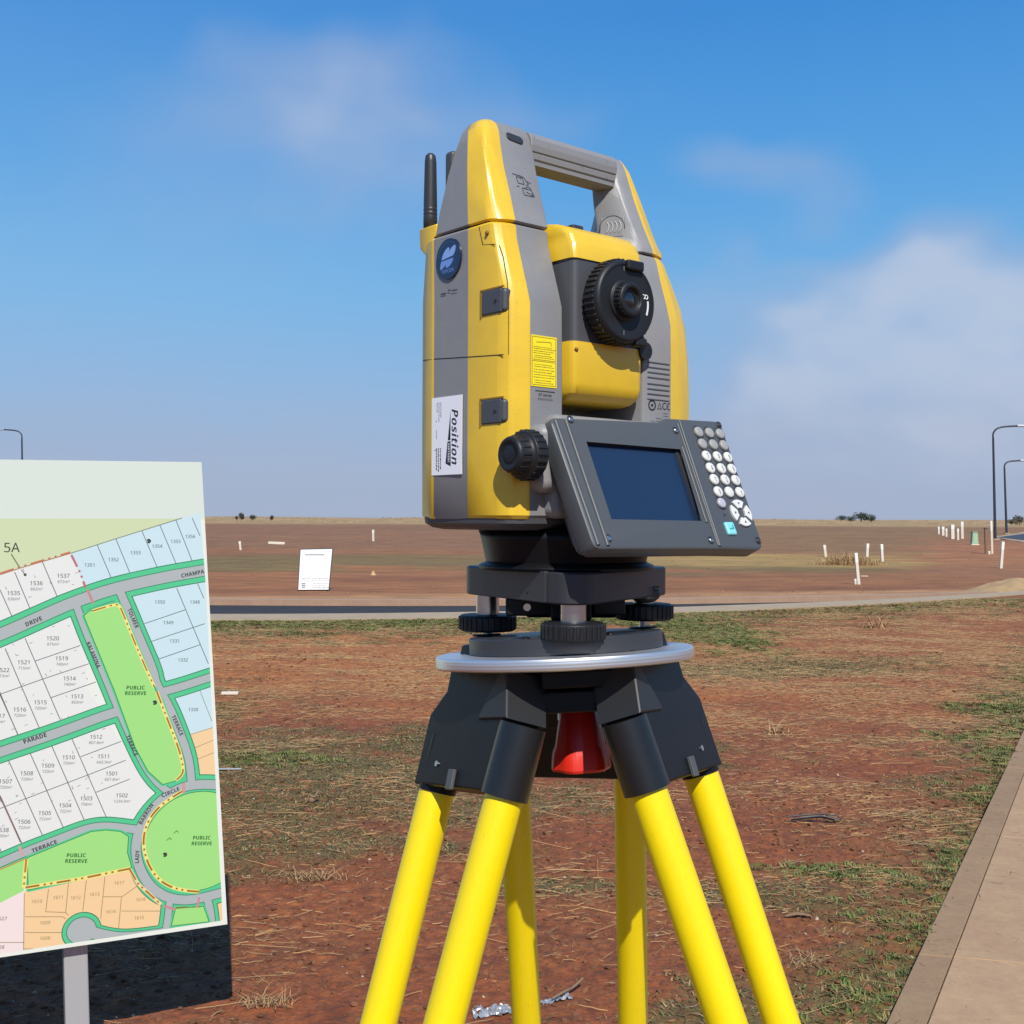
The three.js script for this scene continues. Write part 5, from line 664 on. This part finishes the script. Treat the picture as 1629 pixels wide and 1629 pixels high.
  const fl = [], fr = rng(61); for (let i = 0; i < 26000; i++) { const d = 25.5 + Math.pow(fr(), 1.7) * 110, x = (fr() - 0.5) * 1.1 * d, z = -d; if (z > roadFarZ(x) - 1.2) continue; const n = fbm(x * 0.09 + 7, z * 0.3, 3); if (fr() > 0.22 + 0.9 * n) continue; const k = 0.6 + fr() * 0.7, ol = fr() < 0.5, s = (0.025 + 0.06 * fr() * fr()) * (0.6 + d / 70); fl.push({ x, y: fy(x, z) - 0.005, z, ry: fr() * 6.28, sx: s * 2.2, sy: s * 0.7, sz: s * 1.6, c: ol ? [0.17 * k, 0.125 * k, 0.055 * k] : [0.34 * k, 0.23 * k, 0.12 * k] }); }
  scatter('grass_002', tuft(7, 4, 0.95), grassMat, fl, 'sparse dry tufts over the field beyond the road', 'grass');
  // clods and pebbles
  const cg = new THREE.IcosahedronGeometry(1, 1); { const q = cg.attributes.position; for (let i = 0; i < q.count; i++) { const k = 1 + 0.28 * N3(q.getX(i) * 1.7, q.getY(i) * 1.7, q.getZ(i) * 1.7); q.setXYZ(i, q.getX(i) * k, q.getY(i) * k * 0.7, q.getZ(i) * k); } cg.computeVertexNormals(); }
  const cl = [], cr = rng(51); for (let i = 0; i < 34000; i++) { const [x, z] = inView(cr, 3.0, i % 2 ? 6.5 : 13); if (!offPath(x - 0.02, z)) continue; const s = (0.0016 + 0.0085 * Math.pow(cr(), 5)) * (1 + 0.04 * -z), k = 0.7 + cr() * 0.6, pale = cr() < 0.025 && s < 0.007; cl.push({ x, y: vergeH(x, z) + s * 0.2, z, ry: cr() * 6, rx: cr(), sx: s * (1 + cr() * 0.7), sy: s, sz: s * (1 + cr() * 0.7), c: pale ? [0.36 * k, 0.29 * k, 0.22 * k] : [0.16 * k, 0.064 * k, 0.029 * k] }); }
  scatter('soil_clods', cg, std({ color: 0xffffff, roughness: 1 }), cl, 'small clods and pebbles of red earth', 'clods');
}
{ // tussocks of dry grass
  const blades = (cx, cy, cz, n, hMin, hMax, spreadX, spreadZ, lean, w, seed) => { const r = rng(seed), p = []; for (let i = 0; i < n; i++) { const gs = () => (r() + r() + r()) / 1.5 - 1, ux = gs(), uz = gs(), x = cx + ux * spreadX, z = cz + uz * spreadZ, a = r() * 6.283, h = hMin + r() * r() * (hMax - hMin) * (1.25 - Math.abs(ux)), l = lean * (0.4 + r()) * h, ex = x + Math.cos(a) * l, ez = z + Math.sin(a) * l, mx = x + Math.cos(a) * l * 0.35, mz = z + Math.sin(a) * l * 0.35, wx = -Math.sin(a) * w, wz = Math.cos(a) * w; p.push(x - wx, cy, z - wz, x + wx, cy, z + wz, mx + wx, cy + h * 0.62, mz + wz, x - wx, cy, z - wz, mx + wx, cy + h * 0.62, mz + wz, mx - wx, cy + h * 0.62, mz - wz, mx - wx, cy + h * 0.62, mz - wz, mx + wx, cy + h * 0.62, mz + wz, ex, cy + h, ez); } const g = new THREE.BufferGeometry(); g.setAttribute('position', new THREE.Float32BufferAttribute(p, 3)); g.computeVertexNormals(); return g; };
  const dm = [rgb(0.36, 0.225, 0.105), rgb(0.3, 0.22, 0.1)].map(c => std({ color: c, roughness: 0.9 }));
  const put = (px, py, far, args, label, name = 'grass_tussock', mi = 0) => { const q = far ? fieldAt(px, py) : onGround(px, py, 0); if (!far) q.y = vergeH(q.x, q.z); const t = part(name, blades(0, 0, 0, ...args), dm[mi], scene); t.position.copy(q); tag(t, label, 'dry grass'); };
  put(1350, 899, true, [1500, 0.06, 0.6, 1.75, 0.9, 0.9, 0.008, 5], 'wide clump of dry straw-coloured grass round the pale stakes');
  put(1392, 1000, false, [46, 0.05, 0.34, 0.22, 0.12, 1.1, 0.006, 6], 'loose tuft of dry stalks near the road at right');
  put(1238, 1164, false, [34, 0.02, 0.2, 0.14, 0.06, 1.3, 0.004, 7], 'small heap of pale stalks with one long upright straw, right of the tripod');
  put(420, 1598, false, [150, 0.004, 0.045, 0.13, 0.06, 2.6, 0.0014, 8], 'flattened bundle of straw below the corner of the map board');
  put(1278, 1535, false, [130, 0.004, 0.04, 0.14, 0.09, 2.6, 0.0014, 9], 'flattened straw beside the right tripod legs near the bottom');
  put(500, 1398, false, [220, 0.005, 0.05, 0.3, 0.1, 2.8, 0.0016, 10], 'band of flattened pale stalks left of the tripod', 'grass_tussock', 0);
}
{ // bits lying about
  const r = rng(9); const crumple = (w, d, h, n, seed) => { const q = rng(seed), g = new THREE.PlaneGeometry(w, d, n, Math.max(2, Math.round(n * d / w))).rotateX(-Math.PI / 2), a = g.attributes.position; for (let i = 0; i < a.count; i++) { const x = a.getX(i), z = a.getZ(i), f = fbm(x * 40 + seed, z * 40, 3); a.setXYZ(i, x + 0.2 * w * fbm(x * 20, z * 20 + seed, 2), Math.abs(f) * h, z + 0.35 * d * fbm(z * 30 + 9, x * 30 + seed, 2)); } g.computeVertexNormals(); return toCreasedNormals(g.toNonIndexed(), 0.3); };
  const lay = (name, geo, mat, px, py, ry, label, cat, up = 0.004) => { const q = onGround(px, py, 0); const m = part(name, geo, mat, scene); m.position.set(q.x, vergeH(q.x, q.z) + up, q.z); m.rotation.y = ry; tag(m, label, cat); return m; };
  const foil = std({ color: rgb(0.5, 0.5, 0.5), roughness: 0.28, metalness: 0.6, side: THREE.DoubleSide });
  lay('foil_wrapper', crumple(0.12, 0.06, 0.03, 22, 3), foil, 785, 1610, 0.2, 'crumpled silver wrapper lying between the tripod legs', 'litter');
  lay('foil_wrapper', crumple(0.10, 0.025, 0.02, 18, 5), foil, 884, 1592, 0.5, 'narrow twisted strip of silver foil beside a twig', 'litter');
  const twig = lay('twig', tube([V(-0.07, 0.01, 0), V(-0.02, 0.02, 0.005), V(0.03, 0.016, -0.006), V(0.08, 0.03, -0.01)], 0.004, 16, 6), M.wood, 903, 1585, 0.75, 'dark twig behind the silver foil between the legs', 'twig');
  lay('wood_offcut', rbox(0.14, 0.022, 0.06, 0.004), M.stake, 366, 1108, 0.1, 'pale wood offcut on the earth right of the map board', 'offcut', 0.014);
  lay('plastic_strip', rbox(0.16, 0.005, 0.02, 0.002), std({ color: rgb(0.4, 0.4, 0.42), roughness: 0.4 }), 362, 1229, 0.05, 'thin grey strip lying beside the edge of the map board', 'litter', 0.012);
  { const q = onGround(1292, 1310, 0), t = thing('twig_bundle', 'dark bundle of grey twigs lying on the verge near the path', 'twigs', V(q.x, vergeH(q.x, q.z) + 0.006, q.z)); for (let i = 0; i < 7; i++) { const y = 0.004 + i * 0.003, o = (r() - 0.5) * 0.05; part('twig', tube([V(-0.13 + r() * 0.05, y, o), V(-0.03, y + 0.012, o + (r() - 0.5) * 0.03), V(0.05, y + 0.014, o), V(0.1 + r() * 0.05, y, o + (r() - 0.5) * 0.05)], 0.0035, 10, 5), i % 2 ? M.wood : M.greyDark, t); } }
  { const q = onGround(1268, 1462, 0), t = thing('twig_bundle', 'small knot of dark twigs on olive grass right of the tripod', 'twigs', V(q.x, vergeH(q.x, q.z) + 0.004, q.z)); for (let i = 0; i < 4; i++) part('twig', tube([V(-0.05 + r() * 0.03, 0.004, r() * 0.02), V(0, 0.014, r() * 0.02), V(0.05, 0.006, r() * 0.02)], 0.004, 8, 5), M.wood, t); }
  { const q = onGround(496, 1281, 0), t = thing('stump', 'small dark root stub in the olive grass left of the tripod', 'root', V(q.x, vergeH(q.x, q.z), q.z)); part('root', tube([V(-0.03, 0, 0), V(-0.01, 0.035, 0), V(0.015, 0.03, 0.01), V(0.035, 0.06, 0)], 0.007, 12, 6), M.wood, t); part('bark', new THREE.IcosahedronGeometry(0.018, 1).translate(0, 0.012, 0), M.wood, t); }
}
renderer.render(scene, camera);
